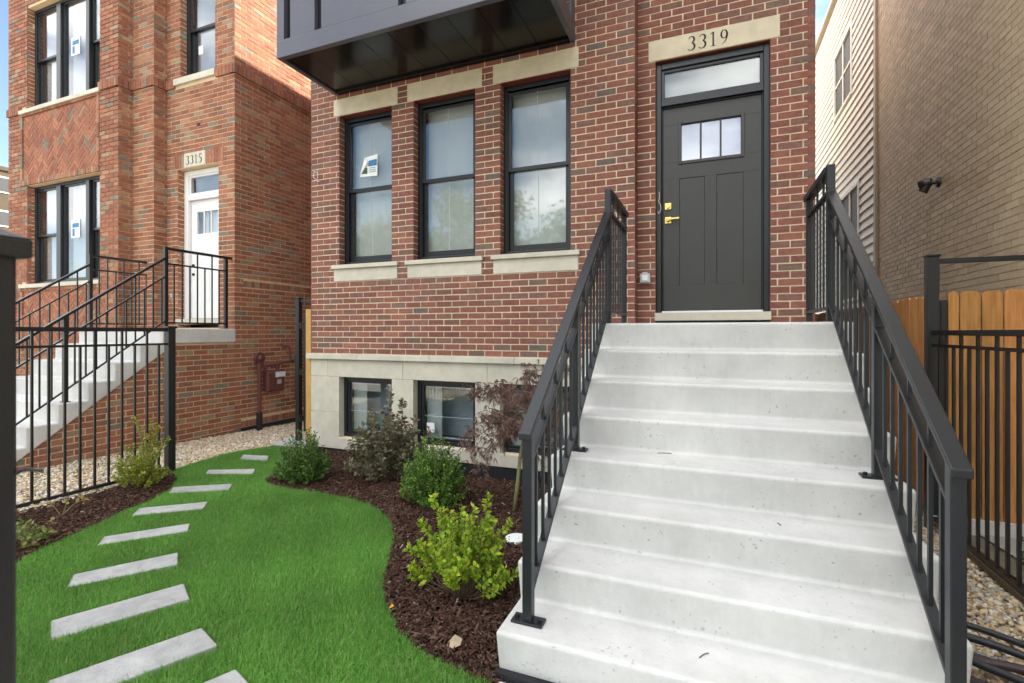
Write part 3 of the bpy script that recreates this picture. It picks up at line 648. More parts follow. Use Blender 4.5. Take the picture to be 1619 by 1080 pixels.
belt(XC, YC, 0, 0, fr1[0] - XC); belt(XC, YC, 0, fr1[1] - XC, XB - XC)
for (a, b) in ((2.765, 2.86), (3.95, 4.055), (.962, 1.02), (-.118, -.05)): lb.rowlock(XC, YC, 0, fr1[0] - XC, fr1[1] - XC, a, b, proud=.012)
for xx in (fr1[0], fr1[1] - .065):
    for (za, zb_) in ((2.86, 3.95), (-.05, .962)):
        n = round((zb_ - za) / .2)
        for i in range(n): lb.one(xx + .0325, YC - .012, za + (i + .5) * (zb_ - za) / n, 0, .058, (zb_ - za) / n - .009, .07, .0001)
lb.lay(-4.081, YC, R(-90), -.10, -.005, w1[2], 25, phase=.03); lb.lay(-6.104, YC, R(90), .005, .10, w1[2], 25, phase=.03); lb.lay(-6.104, YC, R(90), .005, .10, w2[2], 26, phase=.03)
lb.lay(-2.87, YA, R(90), .005, .10, .36, 35, phase=.03); lb.lay(-2.813, YA, R(90), .005, .10, 4.14, 25, phase=.03)
# herringbone panels
def clip(poly, x0, x1, z0, z1):
    for (ax, lim, sg) in ((0, x0, 1), (0, x1, -1), (1, z0, 1), (1, z1, -1)):
        out = []
        for i in range(len(poly)):
            a, b = poly[i], poly[(i + 1) % len(poly)]; da, db_ = sg * (a[ax] - lim), sg * (b[ax] - lim)
            if da >= 0: out.append(a)
            if da * db_ < 0: t = da / (da - db_); out.append((a[0] + (b[0] - a[0]) * t, a[1] + (b[1] - a[1]) * t))
        poly = out
        if len(poly) < 3: return None
    return poly
def herring(x0, x1, z0, z1, yf):
    W = .0677; n = 3; c45 = math.sqrt(.5); xm, zm = (x0 + x1) / 2, (z0 + z1) / 2; g_ = .009
    for k in range(-40, 40):
        for m in range(-12, 12):
            for kind in (0, 1):
                if kind == 0: r0 = (k + 2 * n * m, k, k + 2 * n * m + n, k + 1)
                else: r0 = (k, k - 2 * n + 1 + 2 * n * m, k + 1, k - 2 * n + 1 + 2 * n * m + n)
                a, b, c, d_ = [q * W for q in r0]
                if abs(a) + abs(b) > 3.6: continue
                a += g_/2; b += g_/2; c -= g_/2; d_ -= g_/2
                po = [(xm + (p - q) * c45, zm + (p + q) * c45) for p, q in ((a, b), (c, b), (c, d_), (a, d_))]
                if max(p[0] for p in po) < x0 or min(p[0] for p in po) > x1 or max(p[1] for p in po) < z0 or min(p[1] for p in po) > z1: continue
                po = clip(po, x0, x1, z0, z1)
                if not po: continue
                ci = rnd.choices(range(8), [5, 5, 5, 3, .6, 1, .3, .4])[0]; j = rnd.uniform(.9, 1.1); yo = yf + rnd.uniform(0, .003)
                nn = len(po)
                lb.poly.add([(p[0], yo, p[1]) for p in po] + [(p[0], yo + .03, p[1]) for p in po], [tuple(range(nn))] + [((i + 1) % nn, i, nn + i, nn + (i + 1) % nn) for i in range(nn)], tuple(q * j for q in lb.pal[ci]))
herring(*hp1, YC + .006); herring(*hp0, YC + .006)
lb.finish(lh)
mb = MB()
wallboxes(mb, LX, YA, R(90), .008, 9.5, LZ0, LROOF, [], .0035, .2)
wallboxes(mb, XA, YA, 0, 0, LX - XA - .008, LZ0, LROOF, [rel(wA, XA), rel(dA, XA)], .0035, .2)
wallboxes(mb, XB, YB, 0, 0, XA - XB - .008, LZ0, LROOF, [], .0035, .3); wallboxes(mb, XC, YC, 0, 0.006, XB - XC - .008, LZ0, LROOF, [rel(w1, XC), rel(w2, XC)], .014, .22)
mb.box(XC + .006, XC + .2, YC + .24, 9.5, LZ0, LROOF); mb.build('wall', 'orange_mortar', lh)
MB().box(XC - .05, LX + .04, YC - .05, 9.6, LROOF, LROOF + .12).build('roof', 'roofing', lh)
MB().box(LX + .002, LX + .03, YA + .10, 7, -1.32, LZ0 - .004).build('foundation_membrane', 'membrane', lh)
MB().box(XC + .3, LX - .3, .75, .8, -1, LROOF - .1).build('inner_wall', 'room_dark', lh)
# windows of left house
def triple(z0, z1, sticker):
    y = YC + .10; a, b = w1[0], w1[1]
    m1, m2 = -5.36, -4.56
    o = MB().ring(a, b, z0, z1, .05, y, y + .10).box(m1 - .06, m1 + .06, y - .02, y + .10, z0 + .05, z1 - .05).box(m2 - .045, m2 + .045, y - .02, y + .10, z0 + .05, z1 - .05).build('triple_window', 'window_black', lh, .004)
    zm = z0 + (z1 - z0) * .5
    for (p, q) in ((a + .05, m1 - .06), (m2 + .06, b - .05)):
        MB().ring(p, q, zm - .02, z1 - .05, .035, y + .02, y + .05).build('sash', 'window_black', o, .002); MB().ring(p, q, z0 + .05, zm + .02, .04, y + .055, y + .085).build('sash', 'window_black', o, .002)
        MB().box(p + .03, q - .03, y + .033, y + .037, zm, z1 - .08).build('pane', 'glass', o); MB().box(p + .03, q - .03, y + .068, y + .072, z0 + .08, zm).build('pane', 'glass', o)
        MB().box(p + (.10 if p < -5 else -.15), q, y + .11, y + .115, z0 + .05, z1 - .05).build('shade', 'white_film', o)
    MB().ring(m1 + .06, m2 - .06, z0 + .05, z1 - .05, .03, y + .02, y + .06).build('sash', 'window_black', o, .002)
    MB().box(m1 + .085, m2 - .085, y + .038, y + .042, z0 + .07, z1 - .07).build('pane', 'glass', o)
    MB().box(m1 + .16, m2 - .06, y + .11, y + .115, z0 + .05, z1 - .05).build('shade', 'white_film', o)
    s_ = MB().box(-5.10, -4.86, y + .030, y + .034, zm - .10, zm + .20).build('window_label', 'paper', o)
    MB().box(-5.06, -4.90, y + .027, y + .0295, zm + .07, zm + .15).build('print', 'blue_ink', s_) if False else None
    q = MB().box(-5.06, -4.885, y + .026, y + .029, zm + .07, zm + .14).box(-5.06, -5.0, y + .026, y + .029, zm - .07, zm + .05); q.build('label_print', 'blue_ink', o)
    MB().box(a - .20, b + .02, YC - .035, YC + .12, z0 - .065, z0).build('sill', 'limestone', lh, .005)
triple(w1[2], w1[3], 0); triple(w2[2], w2[3], 1)
o = dhung(lh, wA[0], wA[1], wA[2], wA[3], YA + .10, 'white_film', mid=4.92, seam=False)
MB().box(-2.93, -2.03, YA - .035, YA + .12, 4.045, 4.14).build('sill', 'limestone', lh, .005)
MB().box(-2.62, -2.52, YA + .155, YA + .158, 4.55, 4.68).build('window_label', 'paper', lh)
# white door
y = YA + .10
wf = MB().box(-2.868, -2.78, y, y + .1, .47, 2.75).box(-2.06, -1.98, y, y + .1, .47, 2.75).box(-2.78, -2.06, y, y + .1, 2.68, 2.75).box(-2.78, -2.06, y, y + .1, 2.30, 2.38).build('door_frame', 'white_paint', lh, .004)
MB().ring(-2.78, -2.06, 2.38, 2.68, .03, y + .02, y + .05).build('transom_sash', 'white_paint', wf, .003); MB().box(-2.75, -2.09, y + .033, y + .037, 2.41, 2.65).build('pane', 'glass', wf); MB().box(-2.78, -2.06, y + .13, y + .14, 2.36, 2.70).build('transom_back', 'room_dark', wf)
wd = MB(); pz2 = (.74, 1.50); wallboxes(wd, 0, y + .05, 0, -2.775, -2.065, .48, 2.295, [(-2.65, -2.19, 1.78, 2.12), (-2.66, -2.47, *pz2), (-2.37, -2.18, *pz2)], 0, .04)
wd = wd.build('door', 'white_paint', lh, .002)
for a, b in ((-2.66, -2.47), (-2.37, -2.18)): MB().box(a + .001, b - .001, y + .057, y + .08, pz2[0], pz2[1]).build('door_panel', 'white_paint', wd)
for i in range(3): MB().box(-2.65 + i * .1533 + .004, -2.65 + (i + 1) * .1533 - .004, y + .066, y + .07, 1.78, 2.12).build('door_pane', 'glass', wd)
for i in (1, 2): MB().box(-2.65 + i * .1533 - .01, -2.65 + i * .1533 + .01, y + .052, y + .08, 1.78, 2.12).build('muntin', 'white_paint', wd)
MB().box(-2.56, -2.46, y + .11, y + .115, 1.76, 2.14).box(-2.40, -2.22, y + .11, y + .115, 1.76, 2.14).build('door_curtain', 'pale_curtain', wd)
MB().tube([(-2.72, y + .05, 1.30), (-2.72, y + .03, 1.30)], .02, 12).tube([(-2.72, y + .05, 1.16), (-2.72, y + .03, 1.16)], .02, 12).build('door_bore', 'numeral_black', wd)
MB().box(-2.9, -1.95, YA - .02, YA + .15, .385, .468).build('door_sill', 'limestone', lh, .005)
pq = MB().box(-2.727, -2.265, YA - .006, YA + .06, 2.765, 2.98).build('number_plaque', 'limestone', lh, .003)
nb = MB(); x = -2.675
for ch in '3315': numeral(nb, ch, x, 2.805, .135, YA - .0085, YA - .004); x += NUMW[ch] * .135 + .028
nb.build('house_number', 'numeral_black', pq)
MB().box(-2.44, -2.37, YA - .004, YA + .02, 3.36, 3.40).build('vent_slot', 'membrane', lh)
MB().box(-3.03, -2.98, YA - .012, YA + .02, .80, .86).build('outlet_cover', 'plastic_grey', lh)
# left staircase
ls = thing('concrete_staircase', 'pale concrete staircase with brick side under the white door', 'stairs', (-2.5, -1.2, -1.2))
LY0, LRUN, LRISE, LZB = -.788 - 7 * .265, .265, .2, .313 - 7 * .2
pf = []
for k in range(1, 8): pf += [(LY0 + k * LRUN, LZB + (k - 1) * LRISE), (LY0 + k * LRUN, LZB + k * LRISE)]
ud = lambda y: .04 + .7307 * (y + .732)
pf = pf[0:1] + pf[1:] + [(YA - .003, .313), (YA - .003, .121), (-.62, .121), (LY0 + LRUN + .05, ud(LY0 + LRUN + .05))]
MB().prism(pf, 'x', -3.38, -1.625).build('steps', 'concrete', ls, .012, seg=2)
sb = Bricks(PAL_LEFT, W_LEFT, 'brick')
lim = lambda za, zb_: (max(-2.5, -.732 + (za - .04) / .7307) if za < .1 else -.6, YA)
sb.lay(LX, 0, R(90), 0, 0, LZ0 - 2 * COURSE, int((.125 - LZ0) / COURSE) + 2, lim=lim, phase=.03)
sb.finish(ls)
mb = MB(); mb.prism([(-2.35, -1.4), (YA - .004, -1.4), (YA - .004, .118), (-.64, .118), (-2.35, ud(-2.35) - .02)], 'x', -3.3, LX - .0035); mb.build('side_wall', 'orange_mortar', ls)
MB().box(LX - .02, LX + .035, -2.6, YA, -1.32, LZ0 - 1.55 * COURSE).build('footing', 'concrete', ls)
def left_rail(X, lab):
    t = thing('stair_railing', lab, 'railing', (X, -1, -1), 'railings of the white-door stairs'); PM = 'black_metal'
    yu, ye, ym, yb = -.69, .148, -1.743, -2.42
    tz = lambda y_: 1.215 + .735 * (y_ - yu)
    def post(y_, a, b): 
        p = MB().box(X - .02, X + .02, y_ - .02, y_ + .02, a, b).build('post', PM, t); MB().box(X - .04, X + .04, y_ - .03, y_ + .03, a, a + .008).build('base_plate', PM, p)
    post(yu, .313, 1.355); post(ye, .313, 1.335); post(ym, -.487, tz(ym)); post(yb, -.887, tz(yb))
    MB().slopebar(X, .042, yb - .3, tz(yb - .3), yu - .02, tz(yu - .02), .032).build('top_rail', PM, t); MB().slopebar(X, .022, yb - .3, tz(yb - .3) - .235, yu - .02, tz(yu - .02) - .235, .02).build('second_rail', PM, t)
    MB().slopebar(X, .022, yb, tz(yb) - .80, yu - .02, tz(yu - .02) - .80, .02).build('bottom_rail', PM, t)
    n = 17
    for i in range(n):
        y_ = yb + (yu - yb) * (i + .5) / n
        if abs(y_ - ym) < .03: continue
        MB().box(X - .007, X + .007, y_ - .007, y_ + .007, tz(y_) - .80, tz(y_) - (0 if i % 2 else .235)).build('baluster', PM, t)
    MB().box(X - .021, X + .021, yu + .02, ye + .10, 1.315, 1.347).build('top_rail', PM, t); MB().box(X - .011, X + .011, yu, ye, 1.13, 1.15).build('second_rail', PM, t); MB().box(X - .011, X + .011, yu, ye, .375, .395).build('bottom_rail', PM, t)
    for i in range(7):
        y_ = yu + (ye - yu) * (i + 1) / 8
        MB().box(X - .007, X + .007, y_ - .007, y_ + .007, .39, 1.316 if i % 2 else 1.14).build('baluster', PM, t)
left_rail(-1.72, 'thin black railing on the gravel side of the white-door stairs'); left_rail(-3.30, 'thin black railing below the triple window, far side of white-door stairs')

# ================================================================== RIGHT NEIGHBOUR
tb = thing('tan_building', 'tall tan brick building with cream lap siding at its rear', 'building', (8.5, 2, -1.2))
TX = 7.17; TROOF = 10.4
tk = Bricks(PAL_TAN, W_TAN, 'tan_brick')
JTs = JT; JT = .008
tk.lay(TX, 4.56, R(-90), 0, 9.4, -1.25, int((TROOF + 1.25) / COURSE), hide=lambda x, y, z: (y < .5 or z < .45))
tk.finish(tb); JT = JTs
mb = MB(); mb.box(TX + .004, 14, -4.84, 4.56, -1.3, TROOF); mb.build('wall', 'tan_mortar', tb)
MB().box(TX - .04, 14.1, -4.9, 4.6, TROOF, TROOF + .1).build('coping', 'limestone', tb)
mb = MB(); mb.box(TX + .04, 14, 4.57, 12.5, -1.3, 7.3); mb.build('rear_wall', 'siding', tb)
MB().box(TX - .03, TX + .04, 4.555, 4.66, -1.25, 7.3).build('corner_trim', 'siding_trim', tb, .004); MB().box(TX - .06, 14, 4.57, 12.6, 7.3, 7.42).build('roof_edge', 'siding_trim', tb, .005)
SW = [(6.123, 7.446, 4.80, 6.06), (5.652, 6.9, .89, 2.93)]
E_ = .157; n = int((7.3 + 1.25) / E_)
for i in range(n):
    za, zb_ = -1.25 + i * E_, -1.25 + (i + 1) * E_
    segs = [(4.66, 12.4)]
    for (a, b, c, d_) in SW:
        if zb_ > c - .02 and za < d_ + .02:
            segs = [q for (p, r) in segs for q in ((p, min(r, a - .05)), (max(p, b + .05), r)) if q[1] - q[0] > .02]
    for (p, q) in segs:
        MB().prism([(TX - .008, za), (TX + .022, zb_ + .004), (TX + .036, zb_ + .004), (TX + .020, za)], 'y', p, q).build('siding_board', 'siding', tb)
for (a, b, c, d_) in SW:
    def yring(mb, y0, y1, z0, z1, wd, x0, x1):
        mb.box(x0, x1, y0, y0 + wd, z0, z1); mb.box(x0, x1, y1 - wd, y1, z0, z1); mb.box(x0, x1, y0 + wd, y1 - wd, z0, z0 + wd); mb.box(x0, x1, y0 + wd, y1 - wd, z1 - wd, z1); return mb
    o = yring(MB(), a - .055, b + .055, c - .055, d_ + .055, .065, TX - .015, TX + .05).build('siding_window', 'siding', tb, .004)
    MB().box(TX + .02, TX + .03, a, b, c, d_).build('screen', 'screen_dark', o); MB().box(TX + .0, TX + .02, (a + b) / 2 - .03, (a + b) / 2 + .03, c, d_).build('mullion', 'siding', o); MB().box(TX + .032, TX + .036, a, b, c, d_).build('pane', 'glass', o)
    MB().box(TX + .004, TX + .02, a, b, (c + d_) / 2 - .02, (c + d_) / 2 + .02).build('meeting_rail', 'siding', o)
# security camera on tan wall
sc = thing('security_camera', 'dark bronze security light mounted on the tan brick wall', 'camera', (TX, 2.25, 2.0))
MB().tube([(TX, 2.27, 2.0), (TX - .035, 2.27, 2.0)], [.055, .05], 18).build('mount', 'dark_bronze', sc, .004)
MB().tube([(TX - .03, 2.27, 2.0), (TX - .075, 2.29, 2.005), (TX - .10, 2.31, 2.0)], .022, 10).build('arm', 'dark_bronze', sc)
MB().tube([(TX - .065, 2.28, 2.015), (TX - .11, 2.31, 2.01), (TX - .15, 2.345, 2.0)], [.042, .056, .058], 18).build('head', 'dark_bronze', sc, .005)
MB().tube([(TX - .10, 2.30, 1.985), (TX - .135, 2.33, 1.92)], [.038, .050], 16).build('lower_lamp', 'dark_bronze', sc, .004)
sc.scale = (1.05, 1.05, 1.05)
# ================================================================== APARTMENT FAR LEFT
ap = thing('apartment_block', 'distant brown apartment block seen past the orange house', 'building', (-55, 22, -1.3))
ax0, ax1, ay0, ay1, azt = -66, -47.8, 12.8, 30, 13.2
MB().box(ax0, ax1, ay0, ay1, -1.3, azt).build('wall', 'far_brick', ap); MB().box(ax0 - .1, ax1 + .1, ay0 - .1, ay1 + .1, azt, azt + .3).build('roof_edge', 'far_brick', ap)
for fl in range(5):
    z = .6 + fl * 2.7
    for k in range(7):
        yy_ = ay0 + .5 + k * 2.4; o = MB().box(ax1 - .02, ax1 + .05, yy_, yy_ + 1.4, z, z + 1.3).build('window', 'white_paint', ap); MB().box(ax1 + .03, ax1 + .07, yy_ + .1, yy_ + 1.3, z + .1, z + 1.2).build('pane', 'screen_dark', o)
    for k in range(7):
        xx = ax0 + .6 + k * 2.5; o = MB().box(xx, xx + 1.4, ay0 - .05, ay0 + .02, z, z + 1.3).build('window', 'white_paint', ap); MB().box(xx + .1, xx + 1.3, ay0 - .07, ay0 - .03, z + .1, z + 1.2).build('pane', 'screen_dark', o)

# ================================================================== FENCES, GATES
def metal_fence(X, y0, y1, ztop, zsec, zbot, label, post0=True, sp=.107, slope=0.0, mtl='black_metal'):
    t = thing('metal_fence', label, 'fence', (X, (y0 + y1) / 2, -1.1)); n = int(abs(y1 - y0) / sp)
    MB().box(X - .014, X + .014, y1, y0, ztop - .018, ztop + .018).build('top_rail', mtl, t, .002); MB().box(X - .010, X + .010, y1, y0, zsec - .010, zsec + .010).build('second_rail', mtl, t)
    MB().slopebar(X, .026, y0, zbot, y1, zbot + slope, .026).build('bottom_rail', mtl, t)
    for i in range(1, n):
        y_ = y0 - i * sp; zb_ = zbot + slope * (y_ - y0) / (y1 - y0)
        MB().box(X - .008, X + .008, y_ - .008, y_ + .008, zb_, ztop - .01 if i % 2 == 0 else zsec).build('picket', mtl, t)
    return t
lf = metal_fence(-.25, -1.60, -4.7, .290, .150, -1.085, 'black metal picket fence between lawn bed and gravel strip', slope=.015)
p = MB().box(-.285, -.215, -1.635, -1.565, -1.17, .305).build('end_post', 'black_metal', lf, .003); MB().box(-.293, -.207, -1.643, -1.557, .305, .325).build('post_cap', 'black_metal', p, .004)
rf = metal_fence(6.215, -.40, -4.7, .262, .172, -1.075, 'black metal picket fence along gravel right of the stairs', slope=.02)
MB().box(6.195, 6.235, -4.7, -.42, -1.12, -1.09).build('bottom_board', 'bark', rf)
# right gate
gp = thing('side_gate', 'cedar plank gate under a black steel header beside tan building', 'gate', (6.7, -.37, -1.12))
p = MB().box(6.180, 6.250, -.405, -.335, -1.17, .815).build('post', 'grey_metal', gp, .003); MB().box(6.172, 6.258, -.413, -.327, .815, .832).build('post_cap', 'grey_metal', p, .006)
MB().box(6.25, 7.165, -.39, -.35, .765, .80).build('header', 'grey_metal', gp, .003); MB().box(6.262, 6.298, -.395, -.355, -1.02, .50).build('stile', 'black_metal', gp, .003)
for z in (.18, -.55): MB().tube([(6.256, -.41, z - .05), (6.256, -.41, z + .05)], .012, 8).build('hinge', 'black_metal', gp)
def plank(parent, x, y, wd, z0, z1, axis, name='plank', wcol=None):
    j = rnd.uniform(.8, 1.15); c = (.48 * j, .215 * j * rnd.uniform(.92, 1.08), .070 * j)
    e = .021; pr_ = [(-wd/2, z0), (wd/2, z0), (wd/2, z1 - e), (wd/2 - e, z1), (-wd/2 + e, z1), (-wd/2, z1 - e)]
    q = MB()
    if axis == 'x': q.prism([(x + a, b) for a, b in pr_], 'y', y - .009, y + .009, c)
    else: q.prism([(y + a, b) for a, b in pr_], 'x', x - .009, x + .009, c)
    q.build(name, 'cedar', parent, .0015, seg=1)
xx = 6.305
for wd in [.065] + [.118] * 7: plank(gp, xx + wd / 2, -.372 + rnd.uniform(-.003, .003), wd - .005, -1.06, .562 + rnd.uniform(-.004, .004), 'x'); xx += wd + .0035
for z in (-.75, .30): MB().box(6.30, 7.15, -.355, -.318, z, z + .09).build('gate_rail', 'pine', gp)
wfn = thing('wood_fence', 'shaded cedar plank fence running back along the tan building', 'fence', (6.3, 3, -1.15))
yy_ = -.28
for i in range(48):
    plank(wfn, 6.29 + rnd.uniform(-.004, .004), yy_ + .07, .136, -1.10, .555 + rnd.uniform(-.006, .006), 'y'); yy_ += .1405
for z in (-.75, .30): MB().box(6.305, 6.345, -.28, 6.4, z, z + .09).build('fence_rail', 'pine', wfn)
MB().box(6.20, 7.1, -.42, -.30, -1.2, -1.06).build('gate_footing', 'concrete', gp)
# left gate by house corner
lg = thing('side_gate', 'black steel side gate post with open cedar gate at house corner', 'gate', (-.25, .06, -1.15))
p = MB().box(-.285, -.225, .02, .08, -1.18, .70).build('post', 'black_metal', lg, .003); MB().box(-.295, -.215, .01, .09, .70, .715).build('post_cap', 'black_metal', p, .004)
MB().box(-.225, -.0, .04, .07, .655, .69).build('header', 'black_metal', lg, .002); MB().box(-.178, -.140, .05, .09, -1.02, .50).build('stile', 'black_metal', lg, .002)
MB().box(-.104, -.018, .015, .05, -1.12, .56).build('gate_board', 'pine', lg, .003); MB().box(-.148, -.115, .16, .60, -1.05, -.90).build('gate_rail', 'pine', lg); MB().box(-.148, -.115, .16, .60, .3, .4).build('gate_rail', 'pine', lg)
for i in range(4): MB().box(-.112 , -.094, .14 + i * .14, .275 + i * .14, -1.08, .55).build('plank', 'pine', lg, .003)
for z in (.35, -.25, -.85): MB().tube([(-.205, .03, z - .04), (-.205, .03, z + .04)], .012, 8).build('hinge', 'black_metal', lg)
MB().box(-.32, -.285, .03, .06, -.12, -.02).box(-.31, -.285, .035, .055, -.62, -.05).build('latch', 'black_metal', lg, .003)
# front gate post close to the viewer
fp = thing('gate_post', 'black square gate post with flat cap at the lawn front', 'post', (4.015, -4.599, -1.05))
MB().box(3.985, 4.045, -4.629, -4.569, -1.10, .350).build('shaft', 'black_metal', fp, .004)
cx0, cx1, cy0, cy1 = 3.976, 4.054, -4.638, -4.560
MB().box(cx0, cx1, cy0, cy1, .345, .366).add([(cx0, cy0, .366), (cx1, cy0, .366), (cx1, cy1, .366), (cx0, cy1, .366), (4.015, -4.599, .386)], [(0, 1, 4), (1, 2, 4), (2, 3, 4), (3, 0, 4)]).build('cap', 'black_metal', fp, .003)
MB().tube([(4.04, -4.572, .118), (4.05, -4.566, .124), (4.062, -4.556, .121)], .0022, 6).build('latch', 'black_metal', fp)

# ================================================================== GAS METER
gm = thing('gas_meter', 'red-brown painted gas meter with pipes on the orange brick wall', 'gas meter', (-1.5, .6, -1.15))
X = -1.53
MB().tube([(X, .552, -1.25), (X, .552, -.94)], .042, 16).build('conduit', 'membrane', gm)
MB().tube([(X, .552, -.95), (X, .552, -.28)], .026, 12).build('riser_pipe', 'red_primer', gm)
for z in (-.72, -.34, -.25): MB().tube([(X, .552, z - .022), (X, .552, z + .022)], .036, 10).build('coupling', 'red_primer', gm)
MB().tube([(X - .03, .55, -.12), (X + .03, .55, -.12)], .085, 24).build('regulator', 'red_primer', gm, .008); MB().tube([(X + .028, .55, -.12), (X + .06, .55, -.12)], [.05, .03], 16).build('regulator_cap', 'red_primer', gm, .004); MB().tube([(X, .552, -.28), (X, .552, -.19)], .035, 10).build('neck', 'red_primer', gm)
MB().tube([(X, .552, -.245), (X, .70, -.245), (X, 1.15, -.20)], .018, 10).build('outlet_pipe', 'red_primer', gm)
mbx = MB().box(X - .06, X + .06, .65, .98, -.64, -.34).build('meter_body', 'red_primer', gm, .03, seg=3); MB().tube([(X + .02, .86, -.34), (X + .02, .86, -.22)], .026, 10).build('meter_union', 'red_primer', gm); MB().tube([(X, .66, -.34), (X, .66, -.25)], .024, 10).build('meter_union', 'red_primer', gm)
dl_ = MB().box(X + .061, X + .09, .78, .96, -.43, -.345).build('dial_case', 'plastic_grey', gm, .01); MB().box(X + .09, X + .094, .80, .94, -.415, -.36).build('dial', 'plastic_white', dl_)
MB().box(X + .061, X + .064, .82, .90, -.53, -.46).build('meter_tag', 'rust_worn', gm)
MB().tube([(X, 1.13, -.20), (X, 1.13, .02), (X - .02, 1.10, .05), (LX - .02, 1.06, .05)], .016, 10).build('house_pipe', 'red_primer', gm); MB().tube([(X, 1.15, -.20), (X + .02, 1.26, -.19)], .026, 10).build('valve', 'membrane', gm)

# ================================================================== CLEANOUT, CABLES, LITTER
tag(MB().tube([(3.53, -1.83, -1.16), (3.53, -1.83, -1.100)], .072, 28).tube([(3.53, -1.83, -1.100), (3.53, -1.83, -1.088)], [.078, .074], 28).box(3.52, 3.545, -1.845, -1.82, -1.088, -1.083).build('cleanout_cap', 'plastic_white', bevel=.002), 'round white plastic drain cleanout cap in mulch beside the stairs', 'cap')
def wander(pts, n=40, wob=.01, seed=0):
    P = np.array(pts, float); t = np.linspace(0, len(P) - 1, n); r_ = np.random.default_rng(seed)
    out = []
    for tt in t:
        i = min(int(tt), len(P) - 2); f_ = tt - i; p0, p1, p2, p3 = P[max(i-1, 0)], P[i], P[i+1], P[min(i+2, len(P)-1)]
        out.append(.5 * ((2*p1) + (-p0+p2)*f_ + (2*p0-5*p1+4*p2-p3)*f_**2 + (-p0+3*p1-3*p2+p3)*f_**3))
    return [tuple(q) for q in out]
CB = [([(5.52, -2.05, -1.07), (5.75, -2.02, -1.05), (6.05, -2.25, -1.05), (6.15, -2.7, -1.05), (6.1, -3.4, -1.04)], .014, 'cable_rubber', 'black cable curving nearest the picket fence over gravel'),
      ([(5.50, -2.22, -1.03), (5.72, -2.25, -1.0), (5.98, -2.45, -1.0), (6.12, -2.9, -1.0), (6.05, -3.6, -1.02)], .016, 'cable_rubber', 'thick black cable arching on top of the cable heap'),
      ([(5.50, -2.28, -1.04), (5.70, -2.33, -1.03), (5.95, -2.48, -1.03), (6.1, -2.8, -1.03), (6.0, -3.5, -1.03)], .012, 'cable_rubber', 'thin black cable in the middle of the cable heap'),
      ([(5.50, -2.42, -1.03), (5.72, -2.40, -1.01), (5.95, -2.44, -1.01), (6.14, -2.6, -1.02), (6.16, -3.2, -1.03)], .017, 'cable_purple', 'purple-brown cable crossing the cable heap'),
      ([(5.51, -2.35, -1.0), (5.66, -2.45, -.995), (5.86, -2.62, -.99), (6.05, -2.95, -1.0), (6.0, -3.6, -1.02)], .015, 'cable_rubber', 'glossy black cable running straight over the heap'),
      ([(5.52, -2.46, -1.05), (5.62, -2.52, -1.04), (5.70, -2.63, -1.04), (5.68, -2.74, -1.04), (5.58, -2.78, -1.05), (5.52, -2.80, -1.05)], .014, 'cable_rubber', 'short black cable loop against the stair side'),
      ([(5.60, -2.44, -1.06), (5.72, -2.52, -1.05), (5.80, -2.66, -1.05), (5.79, -2.78, -1.05), (5.68, -2.86, -1.06)], .014, 'cable_purple', 'purple-brown cable loop on gravel beside the stair foot'),
      ([(5.52, -2.82, -1.03), (5.66, -2.86, -1.02), (5.85, -2.92, -1.02), (6.05, -3.15, -1.03), (6.1, -3.8, -1.03)], .017, 'cable_rubber', 'thick black cable low on gravel beside the stair foot'),
      ([(5.52, -2.92, -1.05), (5.66, -2.95, -1.05), (5.8, -3.0, -1.05), (5.95, -3.3, -1.05)], .014, 'cable_purple', 'purple-brown cable lowest in the heap')]
for i, (pts, r_, m_, lab) in enumerate(CB): tag(MB().tube(wander(pts, 36), r_, 10).build('cable', m_, smooth=True), lab, 'cable', 'cables heaped on the gravel')
q = MB(); q.add([(3.68, -3.03, -1.055), (3.72, -3.05, -1.05), (3.745, -3.02, -1.045), (3.735, -2.985, -1.04), (3.70, -2.985, -1.03), (3.71, -3.015, -1.035)], [(0, 1, 5), (1, 2, 5), (2, 3, 5), (3, 4, 5), (4, 0, 5)], (.55, .42, .30)); tag(q.build('dead_leaf', 'leaf'), 'curled pale tan dead leaf on mulch near the stair foot', 'leaf')
q = MB(); q.add([(3.275, -2.87, -1.065), (3.29, -2.875, -1.06), (3.295, -2.855, -1.06), (3.28, -2.85, -1.055)], [(0, 1, 2), (0, 2, 3)], (.75, .36, .02)); tag(q.build('dead_leaf', 'leaf'), 'tiny orange leaf at the lawn edge on mulch', 'leaf')

# ================================================================== SCATTER: pebbles, mulch, grass
def rand_in(poly, n, pad=0):
    P = np.array(poly); lo, hi = P.min(0), P.max(0); out = []
    while sum(map(len, out)) < n:
        q = rng.uniform(lo, hi, (n * 2, 2)); out.append(q[inpoly(q, poly)])
    return np.concatenate(out)[:n]
phi = (1 + 5 ** .5) / 2
ICO = np.array([(-1, phi, 0), (1, phi, 0), (-1, -phi, 0), (1, -phi, 0), (0, -1, phi), (0, 1, phi), (0, -1, -phi), (0, 1, -phi), (phi, 0, -1), (phi, 0, 1), (-phi, 0, -1), (-phi, 0, 1)]) / math.sqrt(1 + phi * phi)
ICF = np.array([(0, 11, 5), (0, 5, 1), (0, 1, 7), (0, 7, 10), (0, 10, 11), (1, 5, 9), (5, 11, 4), (11, 10, 2), (10, 7, 6), (7, 1, 8), (3, 9, 4), (3, 4, 2), (3, 2, 6), (3, 6, 8), (3, 8, 9), (4, 9, 5), (2, 4, 11), (6, 2, 10), (8, 6, 7), (9, 8, 1)])
PEB = np.array([(.60, .50, .34), (.54, .42, .26), (.66, .58, .45), (.48, .36, .22), (.55, .50, .42), (.38, .36, .33), (.64, .48, .30), (.72, .66, .55), (.34, .25, .17)])
